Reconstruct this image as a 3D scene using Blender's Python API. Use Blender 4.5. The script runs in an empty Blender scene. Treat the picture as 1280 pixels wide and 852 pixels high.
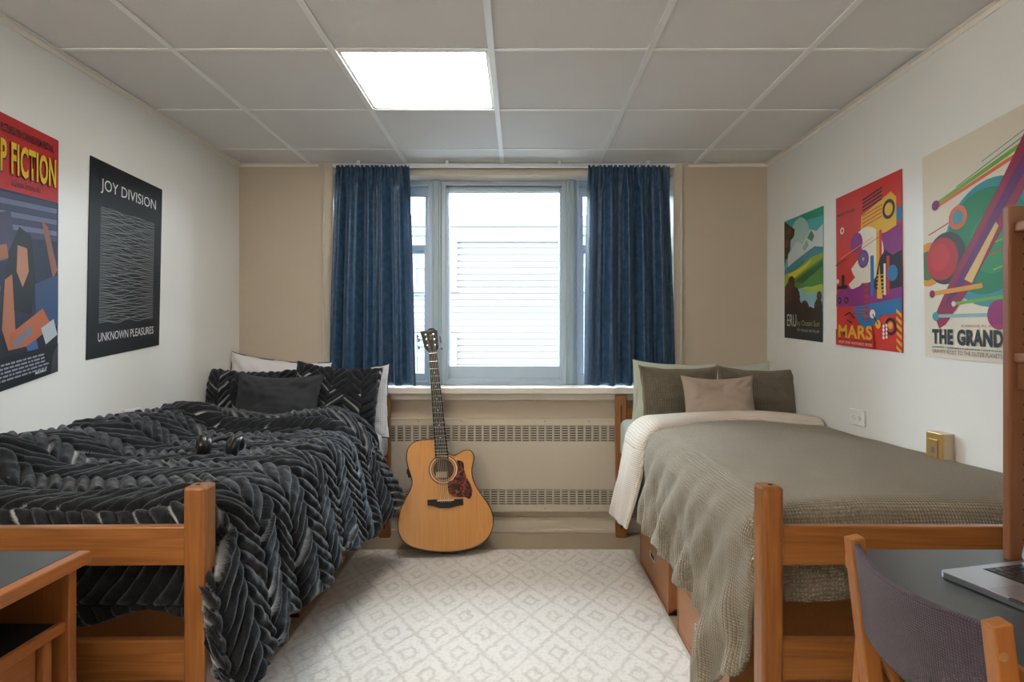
import bpy, bmesh, math, random
import numpy as np
from mathutils import Vector, Matrix

random.seed(7)
rng = np.random.default_rng(11)
scene = bpy.context.scene
COL = scene.collection
PI = math.pi
R = math.radians

# ------------------------------------------------------------------ camera, world, exposure
FPX = 752.0                                   # focal length in pixels of a 1280 wide frame
CAMZ = 1.23
cam_d = bpy.data.cameras.new('camera')
cam = bpy.data.objects.new('camera', cam_d)
COL.objects.link(cam)
cam.location = (0, 0, CAMZ)
cam.rotation_euler = (PI / 2, 0, 0)
cam_d.sensor_width = 36.0
cam_d.lens = FPX / 1280 * 36
cam_d.shift_x = -9 / 1280
cam_d.shift_y = -4 / 1280
cam_d.clip_start = 0.02
scene.camera = cam

LAMP_POWER = 8.0
FILL_BACK = 2.5
FILL_TORCH = 130.0  # energy of the added uplighter that fills the ceiling
SKY = 13.0
scene.view_settings.view_transform = 'Standard'
scene.view_settings.look = 'None'
scene.view_settings.gamma = 1.0
scene.view_settings.use_curve_mapping = False
scene.view_settings.exposure = 1.32
w = bpy.data.worlds.new('overcast sky')
scene.world = w
w.use_nodes = True
bg = w.node_tree.nodes['Background']
bg.inputs['Color'].default_value = (0.82, 0.91, 1.0, 1)
bg.inputs['Strength'].default_value = SKY

portal_d = bpy.data.lights.new('window_portal', 'AREA')
portal_d.shape = 'RECTANGLE'; portal_d.size = 2.1; portal_d.size_y = 1.3
portal_d.cycles.is_portal = True
portal = bpy.data.objects.new('window_portal', portal_d)
COL.objects.link(portal)
portal.location = (-0.1, 4.08, 1.58)
portal.rotation_euler = (R(-90), 0, 0)

# ------------------------------------------------------------------ materials
MATS = {}

def new_mat(name):
    m = bpy.data.materials.new(name)
    m.use_nodes = True
    nt = m.node_tree
    return m, nt, nt.nodes['Principled BSDF']

def setp(b, col=None, rough=None, metal=None, spec=None, **kw):
    if col is not None: b.inputs['Base Color'].default_value = (*col, 1)
    if rough is not None: b.inputs['Roughness'].default_value = rough
    if metal is not None: b.inputs['Metallic'].default_value = metal
    if spec is not None: b.inputs['Specular IOR Level'].default_value = spec
    for k, v in kw.items(): b.inputs[k].default_value = v

def plain(name, col, rough=0.5, metal=0.0, noise=0.0, nscale=40, bump=0.0, spec=0.5):
    if name in MATS: return MATS[name]
    m, nt, b = new_mat(name)
    setp(b, col, rough, metal, spec)
    N = nt.nodes; L = nt.links
    tc = N.new('ShaderNodeTexCoord')
    n = N.new('ShaderNodeTexNoise'); n.inputs['Scale'].default_value = nscale; n.inputs['Detail'].default_value = 4
    L.new(tc.outputs['Object'], n.inputs['Vector'])
    mx = N.new('ShaderNodeMix'); mx.data_type = 'RGBA'
    f = max(noise, 0.02)
    mx.inputs['A'].default_value = (*[c * (1 - f) for c in col], 1)
    mx.inputs['B'].default_value = (*[min(1, c * (1 + f)) for c in col], 1)
    L.new(n.outputs['Fac'], mx.inputs['Factor'])
    L.new(mx.outputs['Result'], b.inputs['Base Color'])
    if bump:
        bp = N.new('ShaderNodeBump'); bp.inputs['Strength'].default_value = bump; bp.inputs['Distance'].default_value = 0.002
        L.new(n.outputs['Fac'], bp.inputs['Height']); L.new(bp.outputs['Normal'], b.inputs['Normal'])
    MATS[name] = m
    return m

def wood(axis, c1=(0.52, 0.245, 0.088), c2=(0.30, 0.125, 0.038), rough=0.38, tag='oak', grain=1.0):
    name = f'{tag} grain {axis}'
    if name in MATS: return MATS[name]
    m, nt, b = new_mat(name)
    setp(b, c1, rough)
    N = nt.nodes; L = nt.links
    tc = N.new('ShaderNodeTexCoord')
    mp = N.new('ShaderNodeMapping')
    sc = [14.0, 14.0, 14.0]; sc['xyz'.index(axis)] = 0.9
    mp.inputs['Scale'].default_value = sc
    L.new(tc.outputs['Object'], mp.inputs['Vector'])
    n0 = N.new('ShaderNodeTexNoise'); n0.inputs['Scale'].default_value = 1.0; n0.inputs['Detail'].default_value = 2; n0.inputs['Distortion'].default_value = 0.6
    L.new(mp.outputs['Vector'], n0.inputs['Vector'])
    mul = N.new('ShaderNodeMath'); mul.operation = 'MULTIPLY'; mul.inputs[1].default_value = 14
    L.new(n0.outputs['Fac'], mul.inputs[0])
    fr = N.new('ShaderNodeMath'); fr.operation = 'PINGPONG'; fr.inputs[1].default_value = 1
    L.new(mul.outputs[0], fr.inputs[0])
    mp2 = N.new('ShaderNodeMapping')
    s2 = [160.0] * 3; s2['xyz'.index(axis)] = 5
    mp2.inputs['Scale'].default_value = s2
    L.new(tc.outputs['Object'], mp2.inputs['Vector'])
    n2 = N.new('ShaderNodeTexNoise'); n2.inputs['Scale'].default_value = 1; n2.inputs['Detail'].default_value = 3
    L.new(mp2.outputs['Vector'], n2.inputs['Vector'])
    add = N.new('ShaderNodeMath'); add.operation = 'MULTIPLY_ADD'; add.inputs[1].default_value = 0.42 * grain
    L.new(fr.outputs[0], add.inputs[0])
    sub = N.new('ShaderNodeMath'); sub.operation = 'MULTIPLY_ADD'; sub.inputs[1].default_value = 0.9; sub.inputs[2].default_value = -0.25
    L.new(n2.outputs['Fac'], sub.inputs[0]); L.new(sub.outputs[0], add.inputs[2])
    mx = N.new('ShaderNodeMix'); mx.data_type = 'RGBA'
    mx.inputs['A'].default_value = (*c1, 1); mx.inputs['B'].default_value = (*c2, 1)
    L.new(add.outputs[0], mx.inputs['Factor'])
    L.new(mx.outputs['Result'], b.inputs['Base Color'])
    bp = N.new('ShaderNodeBump'); bp.inputs['Strength'].default_value = 0.15; bp.inputs['Distance'].default_value = 0.001
    L.new(n2.outputs['Fac'], bp.inputs['Height']); L.new(bp.outputs['Normal'], b.inputs['Normal'])
    MATS[name] = m
    return m

def woods(tag, c1, c2, rough=0.38, grain=1.0):
    return {a: wood(a, c1, c2, rough, tag, grain) for a in 'xyz'}

OAK = woods('oak', (0.35, 0.14, 0.038), (0.17, 0.057, 0.013), .33)
DRW = woods('drawer oak', (0.40, 0.165, 0.06), (0.29, 0.11, 0.036), grain=0.6)
DSK = woods('desk oak', (0.38, 0.135, 0.035), (0.26, 0.082, 0.019), 0.3, 0.5)

def emission(name, col, strength):
    m = bpy.data.materials.new(name); m.use_nodes = True
    nt = m.node_tree; nt.nodes.clear()
    e = nt.nodes.new('ShaderNodeEmission'); e.inputs['Color'].default_value = (*col, 1); e.inputs['Strength'].default_value = strength
    o = nt.nodes.new('ShaderNodeOutputMaterial'); nt.links.new(e.outputs[0], o.inputs[0])
    return m

def glass_mat():
    m = bpy.data.materials.new('window glass'); m.use_nodes = True
    nt = m.node_tree; nt.nodes.clear(); N = nt.nodes
    t = N.new('ShaderNodeBsdfTransparent'); t.inputs[0].default_value = (0.93, 0.97, 0.98, 1)
    g = N.new('ShaderNodeBsdfGlossy'); g.inputs['Roughness'].default_value = 0.02
    f = N.new('ShaderNodeFresnel'); f.inputs[0].default_value = 1.25
    mx = N.new('ShaderNodeMixShader'); o = N.new('ShaderNodeOutputMaterial')
    nt.links.new(f.outputs[0], mx.inputs[0]); nt.links.new(t.outputs[0], mx.inputs[1]); nt.links.new(g.outputs[0], mx.inputs[2])
    nt.links.new(mx.outputs[0], o.inputs[0])
    return m

WALL = plain('side wall paint', (0.79, 0.79, 0.76), 0.30, noise=0.02, nscale=3, bump=0.0, spec=.6)
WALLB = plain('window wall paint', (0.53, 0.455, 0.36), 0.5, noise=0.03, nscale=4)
TRIM = plain('cream trim paint', (0.60, 0.54, 0.44), 0.38, noise=0.02)
SILLM = plain('sill paint', (0.70, 0.66, 0.58), 0.3)
WFRM = plain('window frame daylight tinted paint', (0.43, 0.53, 0.62), 0.35)  # white frames; the blue cast of daylight is put into the colour
WHITEP = plain('white plastic', (0.80, 0.82, 0.82), 0.35)
DARK = plain('dark void', (0.03, 0.025, 0.02), 0.7)
BLACKP = plain('black plastic', (0.012, 0.012, 0.013), 0.32)
BLACKM = plain('black matt', (0.02, 0.02, 0.022), 0.6)
LAMIN = plain('grey desk laminate', (0.048, 0.055, 0.056), 0.33, noise=0.06, nscale=200)
CHROME = plain('brushed steel', (0.75, 0.76, 0.78), 0.22, 1.0)
ALU = plain('space grey aluminium', (0.60, 0.62, 0.67), 0.35, 1.0)

# ------------------------------------------------------------------ mesh helpers
class MB:
    def __init__(s):
        s.v = []; s.f = []; s.m = []; s.mi = 0
    def add(s, vs, fs):
        o = len(s.v); s.v += [tuple(v) for v in vs]
        s.f += [tuple(i + o for i in f) for f in fs]; s.m += [s.mi] * len(fs)
        return s
    def box(s, a, b):
        x0, y0, z0 = [min(p, q) for p, q in zip(a, b)]; x1, y1, z1 = [max(p, q) for p, q in zip(a, b)]
        return s.add([(x0,y0,z0),(x1,y0,z0),(x1,y1,z0),(x0,y1,z0),(x0,y0,z1),(x1,y0,z1),(x1,y1,z1),(x0,y1,z1)],
                     [(0,3,2,1),(4,5,6,7),(0,1,5,4),(1,2,6,5),(2,3,7,6),(3,0,4,7)])
    def bar(s, p, q, wd, ht, up=(0, 0, 1)):
        p = Vector(p); q = Vector(q); d = (q - p).normalized(); u = Vector(up)
        sx = d.cross(u).normalized() * wd / 2; uz = sx.cross(d).normalized() * ht / 2
        vs = [c + a * sx + b * uz for c in (p, q) for a, b in ((-1,-1),(1,-1),(1,1),(-1,1))]
        return s.add(vs, [(0,1,2,3),(7,6,5,4),(0,4,5,1),(1,5,6,2),(2,6,7,3),(3,7,4,0)])
    def prism(s, pts, mat=None, d=0.01, base=None):
        # polygon pts (2D) extruded; map (x,y,depth)->3D with base
        n = len(pts); base = base or (lambda x, y, z: (x, y, z))
        vs = [base(x, y, 0) for x, y in pts] + [base(x, y, d) for x, y in pts]
        return s.add(vs, [tuple(range(n))[::-1], tuple(range(n, 2 * n))] + [(i, (i + 1) % n, n + (i + 1) % n, n + i) for i in range(n)])
    def tube(s, path, r, n=10, closed=False):
        path = [Vector(p) for p in path]; k = len(path)
        rs = r if isinstance(r, (list, tuple)) else [r] * k
        rings = []; prev = None
        for i, p in enumerate(path):
            if closed: d = path[(i + 1) % k] - path[i - 1]
            else: d = path[min(i + 1, k - 1)] - path[max(i - 1, 0)]
            d.normalize()
            if prev is None:
                a = Vector((0, 0, 1)) if abs(d.z) < 0.9 else Vector((1, 0, 0))
                u = d.cross(a).normalized()
            else: u = (prev - d * prev.dot(d)).normalized()
            prev = u; v = d.cross(u)
            rings.append([p + rs[i] * (math.cos(2*PI*j/n) * u + math.sin(2*PI*j/n) * v) for j in range(n)])
        vs = [q for rg in rings for q in rg]; fs = []
        for i in range(k if closed else k - 1):
            a = i * n; b = ((i + 1) % k) * n
            for j in range(n): fs.append((a + j, a + (j + 1) % n, b + (j + 1) % n, b + j))
        if not closed: fs += [tuple(range(n))[::-1], tuple(range((k - 1) * n, k * n))]
        return s.add(vs, fs)
    def lathe(s, prof, c=(0, 0, 0), axis='z', n=24):
        vs = []; fs = []
        for (r, h) in prof:
            for j in range(n):
                a = 2 * PI * j / n; x, y = r * math.cos(a), r * math.sin(a)
                p = {'z': (x, y, h), 'y': (x, h, y), 'x': (h, x, y)}[axis]
                vs.append(tuple(p[i] + c[i] for i in range(3)))
        for i in range(len(prof) - 1):
            for j in range(n): fs.append((i*n + j, i*n + (j+1) % n, (i+1)*n + (j+1) % n, (i+1)*n + j))
        fs += [tuple(range(n))[::-1], tuple(range((len(prof)-1)*n, len(prof)*n))]
        return s.add(vs, fs)
    def build(s, name, mats, parent=None, bevel=0.0, smooth=False, seg=2, kind=None, origin=None):
        me = bpy.data.meshes.new(name)
        vs = s.v
        if origin: vs = [(x - origin[0], y - origin[1], z - origin[2]) for x, y, z in vs]
        me.from_pydata(vs, [], s.f)
        if not isinstance(mats, (list, tuple)): mats = [mats]
        for m in mats: me.materials.append(m)
        if len(mats) > 1: me.polygons.foreach_set('material_index', s.m)
        bm = bmesh.new(); bm.from_mesh(me); bmesh.ops.recalc_face_normals(bm, faces=bm.faces); bm.to_mesh(me); bm.free()
        if smooth: me.polygons.foreach_set('use_smooth', [True] * len(me.polygons))
        o = bpy.data.objects.new(name, me); COL.objects.link(o)
        if origin: o.location = origin
        if parent: o.parent = parent
        if bevel:
            md = o.modifiers.new('bevel', 'BEVEL'); md.width = bevel; md.segments = seg; md.limit_method = 'ANGLE'; md.angle_limit = R(40)
            md.harden_normals = False
        if kind: o['kind'] = kind
        return o

def empty(name, loc, rotz=0.0, rot=None):
    o = bpy.data.objects.new(name, None); COL.objects.link(o)
    o.location = loc; o.rotation_euler = rot or (0, 0, rotz); o.empty_display_size = 0.1
    return o

def tag(o, label, cat, group=None):
    o['label'] = label; o['category'] = cat
    if group: o['group'] = group
    return o

def boxo(name, a, b, mat, parent=None, bevel=0.0, kind=None):
    c = tuple((p + q) / 2 for p, q in zip(a, b))
    # keep coordinates relative to parent; object texture shifts per part so grain differs
    return MB().box(a, b).build(name, mat, parent, bevel, kind=kind, origin=c)

def copy_tree(o, parent=None):
    c = o.copy(); COL.objects.link(c)
    if parent: c.parent = parent
    for ch in list(o.children): copy_tree(ch, c)
    return c

def W(px, py, y):                       # a photo pixel and a distance -> place in the room
    return Vector(((px - 649) / FPX * y, y, CAMZ - (py - 422) / FPX * y))

def vnoise(x, y, seed=0, scale=1.0):    # smooth value noise in 0..1
    g = np.random.default_rng(seed).random((64, 64))
    x = x * scale + 31.7; y = y * scale + 17.3
    xi = np.floor(x).astype(int); yi = np.floor(y).astype(int); fx = x - xi; fy = y - yi
    fx = fx * fx * (3 - 2 * fx); fy = fy * fy * (3 - 2 * fy)
    a = g[xi % 64, yi % 64]; b = g[(xi + 1) % 64, yi % 64]; c = g[xi % 64, (yi + 1) % 64]; d = g[(xi + 1) % 64, (yi + 1) % 64]
    return (a * (1 - fx) + b * fx) * (1 - fy) + (c * (1 - fx) + d * fx) * fy

def grid_mesh(name, P, mat, parent=None, uv=None, attr=None, closed_u=False, solid=0.0, offset=-1, smooth=True):
    nu, nv = P.shape[:2]
    me = bpy.data.meshes.new(name)
    co = P.reshape(-1, 3)
    i = np.arange(nu - 1)[:, None] * nv + np.arange(nv - 1)[None, :]
    F = np.stack([i, i + nv, i + nv + 1, i + 1], -1).reshape(-1, 4)
    me.vertices.add(len(co)); me.vertices.foreach_set('co', co.ravel())
    me.loops.add(F.size); me.loops.foreach_set('vertex_index', F.ravel())
    me.polygons.add(len(F)); me.polygons.foreach_set('loop_start', np.arange(0, F.size, 4)); me.polygons.foreach_set('loop_total', np.full(len(F), 4))
    me.polygons.foreach_set('use_smooth', np.ones(len(F), bool) if smooth else np.zeros(len(F), bool))
    if uv is not None:
        l = me.uv_layers.new(name='UVMap'); l.data.foreach_set('uv', uv.reshape(-1, 2)[F.ravel()].ravel())
    if attr is not None:
        a = me.attributes.new('strand', 'FLOAT', 'POINT'); a.data.foreach_set('value', attr.ravel().astype(np.float32))
    me.materials.append(mat)
    me.update(); me.validate()
    o = bpy.data.objects.new(name, me); COL.objects.link(o)
    if parent: o.parent = parent
    if solid:
        md = o.modifiers.new('thick', 'SOLIDIFY'); md.thickness = solid; md.offset = offset
    return o

def normals(P):
    du = np.gradient(P, axis=0); dv = np.gradient(P, axis=1)
    n = np.cross(du, dv); n /= (np.linalg.norm(n, axis=-1, keepdims=True) + 1e-9)
    return n

# ------------------------------------------------------------------ room shell
XL, XR, YB, YF, ZC = -1.779, 1.576, 3.823, -1.75, 2.333
WX0, WX1, WZ0, WZ1 = -1.175, 0.975, 0.905, 2.262
YW = 3.97
# floor: beige sheet vinyl
fm = plain('beige vinyl floor', (0.38, 0.305, 0.215), 0.32, noise=0.07, nscale=9)
boxo('floor', (XL - .1, YF - .1, -.06), (XR + .1, YB + .2, 0), fm, kind='structure')
boxo('wall_left', (XL - .1, YF - .1, 0), (XL, YB + .25, ZC + .1), WALL, kind='structure')
boxo('wall_right', (XR, YF - .1, 0), (XR + .1, YB + .25, ZC + .1), WALL, kind='structure')
boxo('wall_front', (XL, YF - .1, 0), (XR, YF, ZC + .1), plain('rear wall low bounce tan', (.30, .26, .21), .5), kind='structure')  # unseen rear wall toned darker to reduce frontal fill
wb = MB()
wb.box((XL, YB, 0), (WX0, YB + .24, ZC + .1)); wb.box((WX1, YB, 0), (XR, YB + .24, ZC + .1))
wb.box((WX0, YB, 0), (WX1, YB + .24, WZ0)); wb.box((WX0, YB, WZ1), (WX1, YB + .24, ZC + .1))
wb.build('wall_back', WALLB, kind='structure')

# ceiling tiles + grid
def tile_mat():
    m, nt, b = new_mat('ceiling tile')
    setp(b, (0.47, 0.455, 0.43), 0.85)
    N = nt.nodes; L = nt.links
    tc = N.new('ShaderNodeTexCoord')
    n = N.new('ShaderNodeTexNoise'); n.inputs['Scale'].default_value = 220; n.inputs['Detail'].default_value = 3
    n2 = N.new('ShaderNodeTexNoise'); n2.inputs['Scale'].default_value = 1.6; n2.inputs['Detail'].default_value = 3
    L.new(tc.outputs['Object'], n.inputs['Vector']); L.new(tc.outputs['Object'], n2.inputs['Vector'])
    mx = N.new('ShaderNodeMix'); mx.data_type = 'RGBA'
    mx.inputs['A'].default_value = (0.72, 0.70, 0.68, 1); mx.inputs['B'].default_value = (0.80, 0.785, 0.765, 1)
    L.new(n2.outputs['Fac'], mx.inputs['Factor'])
    mx2 = N.new('ShaderNodeMix'); mx2.data_type = 'RGBA'; mx2.blend_type = 'MULTIPLY'; mx2.inputs['Factor'].default_value = 0.35
    L.new(mx.outputs['Result'], mx2.inputs['A']); L.new(n.outputs['Color'], mx2.inputs['B'])
    L.new(mx.outputs['Result'], b.inputs['Base Color'])
    bp = N.new('ShaderNodeBump'); bp.inputs['Strength'].default_value = 0.4; bp.inputs['Distance'].default_value = 0.002
    L.new(n.outputs['Fac'], bp.inputs['Height']); L.new(bp.outputs['Normal'], b.inputs['Normal'])
    return m
gx = [-0.107 + .61 * i for i in range(-2, 3)]
gy = [3.53 - .61 * i for i in range(0, 9)]
LIGHTS = [((-0.717, -0.107), (2.31, 2.92)), ((-0.717, -0.107), (-.74, -.13))]
cb = MB()
xs = [XL] + gx + [XR]; ys = [YB] + gy + [YF]
for i in range(len(xs) - 1):
    for j in range(len(ys) - 1):
        x0, x1, y1, y0 = xs[i], xs[i + 1], ys[j], ys[j + 1]
        if any(abs(x0 - l[0][0]) < .01 and abs(y0 - l[1][0]) < .01 for l in LIGHTS): continue
        dz = random.uniform(0, .002)
        cb.box((x0 + .004, y0 + .004, ZC + .004 + dz), (x1 - .004, y1 - .004, ZC + .02))
cb.box((XL, YF, ZC + .06), (XR, YB, ZC + .08))
cb.build('ceiling', tile_mat(), kind='structure')
gb = MB()
GRID = plain('ceiling grid metal', (0.90, 0.90, 0.88), 0.35)
for x in gx: gb.box((x - .012, YF, ZC - .002), (x + .012, YB, ZC + .003))
for i in range(len(xs) - 1):
    for y in gy: gb.box((xs[i] + .012, y - .011, ZC - .0005), (xs[i + 1] - .012, y + .005, ZC + .0035))
gb.build('trim_1', GRID, kind='structure')
wa = MB()
wa.box((XL, YF, ZC - .022), (XL + .004, YB, ZC)); wa.box((XL, YF, ZC - .003), (XL + .022, YB, ZC + .001))
wa.box((XR - .004, YF, ZC - .022), (XR, YB, ZC)); wa.box((XR - .022, YF, ZC - .003), (XR, YB, ZC + .001))
wa.box((XL, YB - .022, ZC - .003), (XR, YB, ZC + .001)); wa.box((XL, YB - .004, ZC - .018), (WX0 - .1, YB, ZC)); wa.box((WX1 + .1, YB - .004, ZC - .018), (XR, YB, ZC))
wa.build('trim_2', plain('wall angle paint', (0.82, 0.77, 0.70), 0.4), kind='structure')

# baseboards
bb = MB(); bb.box((XL, YB - .014, 0), (XR, YB, .085)); bb.box((XL, YB - .03, 0), (XR, YB, .02)); bb.box((XL, YB - .02, .085), (XR, YB, .095))
bb.build('baseboard_back', TRIM, bevel=.003, kind='structure')
MB().box((XL, YF, 0), (XL + .012, YB, .1)).build('baseboard_left', TRIM, bevel=.003, kind='structure')
MB().box((XR - .012, YF, 0), (XR, YB, .1)).build('baseboard_right', TRIM, bevel=.003, kind='structure')

# window casing strips either side + head board
tb = MB()
for a, b_ in ((-1.245, -1.175), (0.975, 1.035)):
    tb.box((a, YB - .012, WZ0 - .03), (b_, YB, ZC)); tb.box((a, YB - .018, WZ0 - .03), (a + .012, YB, ZC)); tb.box((b_ - .012, YB - .018, WZ0 - .03), (b_, YB, ZC))
tb.box((WX0, YB - .01, WZ1 - .002), (WX1, YB, WZ1 + .035))
tb.build('trim_3', TRIM, bevel=.003, kind='structure')
# sill
sb = MB(); sb.box((-1.26, 3.715, .882), (1.05, YW + .05, .922)); sb.box((-1.24, 3.775, .838), (1.03, YB, .882))
sb.build('trim_4', SILLM, bevel=.006, kind='structure')

# windows (three units) ------------------------------------------------
GL = glass_mat()
def frame_rect(mb, x0, x1, z0, z1, wd, y0, y1):
    mb.box((x0, y0, z0), (x0 + wd, y1, z1)); mb.box((x1 - wd, y0, z0), (x1, y1, z1))
    mb.box((x0 + wd, y0, z0), (x1 - wd, y1, z0 + wd)); mb.box((x0 + wd, y0, z1 - wd), (x1 - wd, y1, z1))
def xw(px, y=YW): return (px - 649) / FPX * y
def zw(py, y=YW): return CAMZ - (py - 422) / FPX * y
zb, zt = .922, WZ1
# centre fixed pane
cx0, cx1 = xw(552), xw(708)
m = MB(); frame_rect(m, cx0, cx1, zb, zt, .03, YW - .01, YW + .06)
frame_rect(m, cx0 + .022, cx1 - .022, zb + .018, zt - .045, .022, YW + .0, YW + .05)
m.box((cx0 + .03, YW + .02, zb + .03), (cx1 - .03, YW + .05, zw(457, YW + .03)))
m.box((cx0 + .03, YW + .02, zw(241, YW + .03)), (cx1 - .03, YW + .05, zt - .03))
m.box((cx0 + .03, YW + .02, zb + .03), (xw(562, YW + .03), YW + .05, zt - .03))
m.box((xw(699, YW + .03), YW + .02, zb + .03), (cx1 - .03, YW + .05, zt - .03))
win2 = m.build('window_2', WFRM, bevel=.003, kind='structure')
boxo('glass_pane', (cx0 + .04, YW + .034, zb + .04), (cx1 - .04, YW + .038, zt - .04), GL, win2)
# mullion posts
m = MB()
for a, b_ in ((xw(541), xw(552)), (xw(708), xw(719))):
    m.box((a, YW - .035, zb), (b_, YW + .07, zt)); m.box((a + .012, YW - .045, zb), (b_ - .012, YW, zt))
m.build('trim_5', plain('grey mullion paint', (0.33, 0.415, 0.45), .4), bevel=.003, kind='structure')
# side double-hung units
for nm, x0, x1 in (('window_1', WX0, xw(541)), ('window_3', xw(719), WX1)):
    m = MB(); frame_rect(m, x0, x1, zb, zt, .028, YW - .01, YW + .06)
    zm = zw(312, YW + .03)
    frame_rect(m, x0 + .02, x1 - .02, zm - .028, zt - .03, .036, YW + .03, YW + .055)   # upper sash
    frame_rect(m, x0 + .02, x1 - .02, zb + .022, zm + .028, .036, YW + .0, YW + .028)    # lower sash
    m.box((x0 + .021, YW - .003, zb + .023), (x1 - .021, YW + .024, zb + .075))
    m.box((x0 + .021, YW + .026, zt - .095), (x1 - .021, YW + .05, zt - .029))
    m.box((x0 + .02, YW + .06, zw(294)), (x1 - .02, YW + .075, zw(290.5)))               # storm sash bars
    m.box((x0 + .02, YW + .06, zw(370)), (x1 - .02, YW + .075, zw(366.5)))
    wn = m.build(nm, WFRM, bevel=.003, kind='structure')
    boxo('glass_pane', (x0 + .03, YW + .04, zm), (x1 - .03, YW + .044, zt - .05), GL, wn)
    boxo('glass_pane', (x0 + .03, YW + .012, zb + .04), (x1 - .03, YW + .016, zm), GL, wn)

# ------------------------------------------------------------------ outside: neighbouring house
NY = 8.0
SIDM = plain('darkened clapboard paint', (0.058, 0.059, 0.062), 0.6, noise=.03, nscale=6)  # white siding, colour darkened to offset the overbright sky
house = empty('clapboard_house', (0, NY, -1))
tag(house, 'white clapboard house close outside the window', 'house')
m = MB()
def H(px, py): v = W(px, py, NY); return v.x, v.z + 1          # house-local x,z
z = -2.0
z_f = H(649, 302)[1]
while z < z_f - .01:
    z2 = min(z + .0862, z_f)
    m.add([(-6, 0, z), (6, 0, z), (6, .026, z2), (-6, .026, z2), (-6, .03, z), (6, .03, z), (6, .03, z2), (-6, .03, z2)],
          [(0,1,2,3), (4,7,6,5), (0,4,5,1), (3,2,6,7)])
    z = z2
# three wide frieze boards on top
for a, b_ in ((302, 283.5), (283, 269.5)):
    z0 = H(0, a)[1]; z1 = H(0, b_)[1]
    m.box((-6, -.02 - (302 - a) * .0006, z0), (6, .03, z1 - .006))
m.box((-6, .03, -2), (6, .2, H(0, 269.5)[1]))
m.build('siding', SIDM, house)
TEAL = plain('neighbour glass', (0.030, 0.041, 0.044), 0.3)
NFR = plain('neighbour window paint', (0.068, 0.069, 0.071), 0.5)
def nwin(p0, p1, q0, q1):
    x0, z1 = H(p0, q0); x1, z0 = H(p1, q1)
    f = MB(); frame_rect(f, x0, x1, z0, z1, .075, -.05, .03); f.box((x0 - .03, -.07, z0 - .03), (x1 + .03, .03, z0 + .02))
    f.box((x0, -.04, (z0 + z1) / 2 - .03), (x1, .0, (z0 + z1) / 2 + .03))
    wn = f.build('window', NFR, house)
    boxo('pane', (x0 + .05, -.015, z0 + .05), (x1 - .05, -.01, z1 - .05), TEAL, wn)
nwin(514, 571.5, 303, 362); nwin(514, 571.5, 416, 470)
nwin(722, 780, 303, 362)
gr = boxo('ground_outside', (-14, 4.4, -2.6), (14, 14, -2.5), plain('darkened ground outside', (0.03, 0.032, 0.03), .9, noise=.2), kind='structure')  # unseen ground kept dark to cut bounce and deepen the siding lines

# ------------------------------------------------------------------ ceiling lights
DIFF = emission('lamp diffuser', (1.0, 0.955, 0.88), LAMP_POWER)
FILL_DIFF = emission('added fill diffuser rear', (1.0, 0.93, 0.84), FILL_BACK)  # added fill panel behind the camera, no such source in view
def ceiling_light(xr, yr, mat, label):
    (x0, x1), (y0, y1) = xr, yr
    t = empty('ceiling_light', ((x0 + x1) / 2, (y0 + y1) / 2, ZC + .003)); hw = .288
    f = MB(); frame_rect2 = f
    for a, b_ in (((-hw - .004, -hw - .004), (-hw + .008, hw + .004)), ((hw - .008, -hw - .004), (hw + .004, hw + .004)), ((-hw, -hw - .004), (hw, -hw + .008)), ((-hw, hw - .008), (hw, hw + .004))):
        f.box((a[0], a[1], .001), (b_[0], b_[1], .03))
    f.build('frame', GRID, t)
    boxo('diffuser', (-hw + .006, -hw + .006, .008), (hw - .006, hw - .006, .012), mat, t)
    tag(t, label, 'light')
ceiling_light(*LIGHTS[0], DIFF, 'lit square ceiling panel light in front of the window')
ceiling_light(*LIGHTS[1], FILL_DIFF, 'added unseen ceiling fill panel in the rear part of the room')

# ------------------------------------------------------------------ convector under the window
HB = plain('heater enamel', (0.565, 0.50, 0.405), 0.42)
hx0, hx1, hy = -1.12, 0.93, 3.785
ht = empty('wall_convector', ((hx0 + hx1) / 2, YB, .137))
tag(ht, 'beige wall convector with two long slotted grilles under the window', 'radiator')
ox = (hx0 + hx1) / 2
m = MB()
def hb(mb, x0, x1, y0, y1, z0, z1): mb.box((x0 - ox, y0 - YB, z0 - .137), (x1 - ox, y1 - YB, z1 - .137))
for z0, z1 in ((.137, .182), (.274, .58), (.676, .722)): hb(m, hx0, hx1, hy, YB, z0, z1)
m.build('cover_panel', HB, ht, bevel=.003)
m = MB(); hb(m, hx0, hx1, hy - .004, hy + .004, .716, .722); hb(m, hx0, hx1, hy - .004, hy + .004, .137, .143); m.build('edge_strip', TRIM, ht)
for z0, z1 in ((.182, .274), (.58, .676)):
    g = MB(); n = int((hx1 - hx0) / .0494)
    for i in range(n + 1):
        x = hx0 + i * .0494; hb(g, x - .0055, x + .0055, hy, hy + .012, z0, z1)
    for k in range(6):
        zz = z0 + (z1 - z0) * (k + .5 + .25) / 6.3; hb(g, hx0, hx1, hy + .002, hy + .012, zz - .0035, zz + .0035)
    go = g.build('grille', HB, ht)
    m = MB(); hb(m, hx0, hx1, hy + .018, hy + .03, z0, z1); m.build('grille_backing', DARK, go)
for px in (523, 577, 681, 736):
    for zz in (.705, .158):
        MB().lathe([(.004, 0), (.003, -.003)], ((px - 649) / FPX * hy - ox, hy - YB, zz - .137), 'y', 8).build('screw', plain('screw', (.25, .2, .15), .5), ht)

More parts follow.
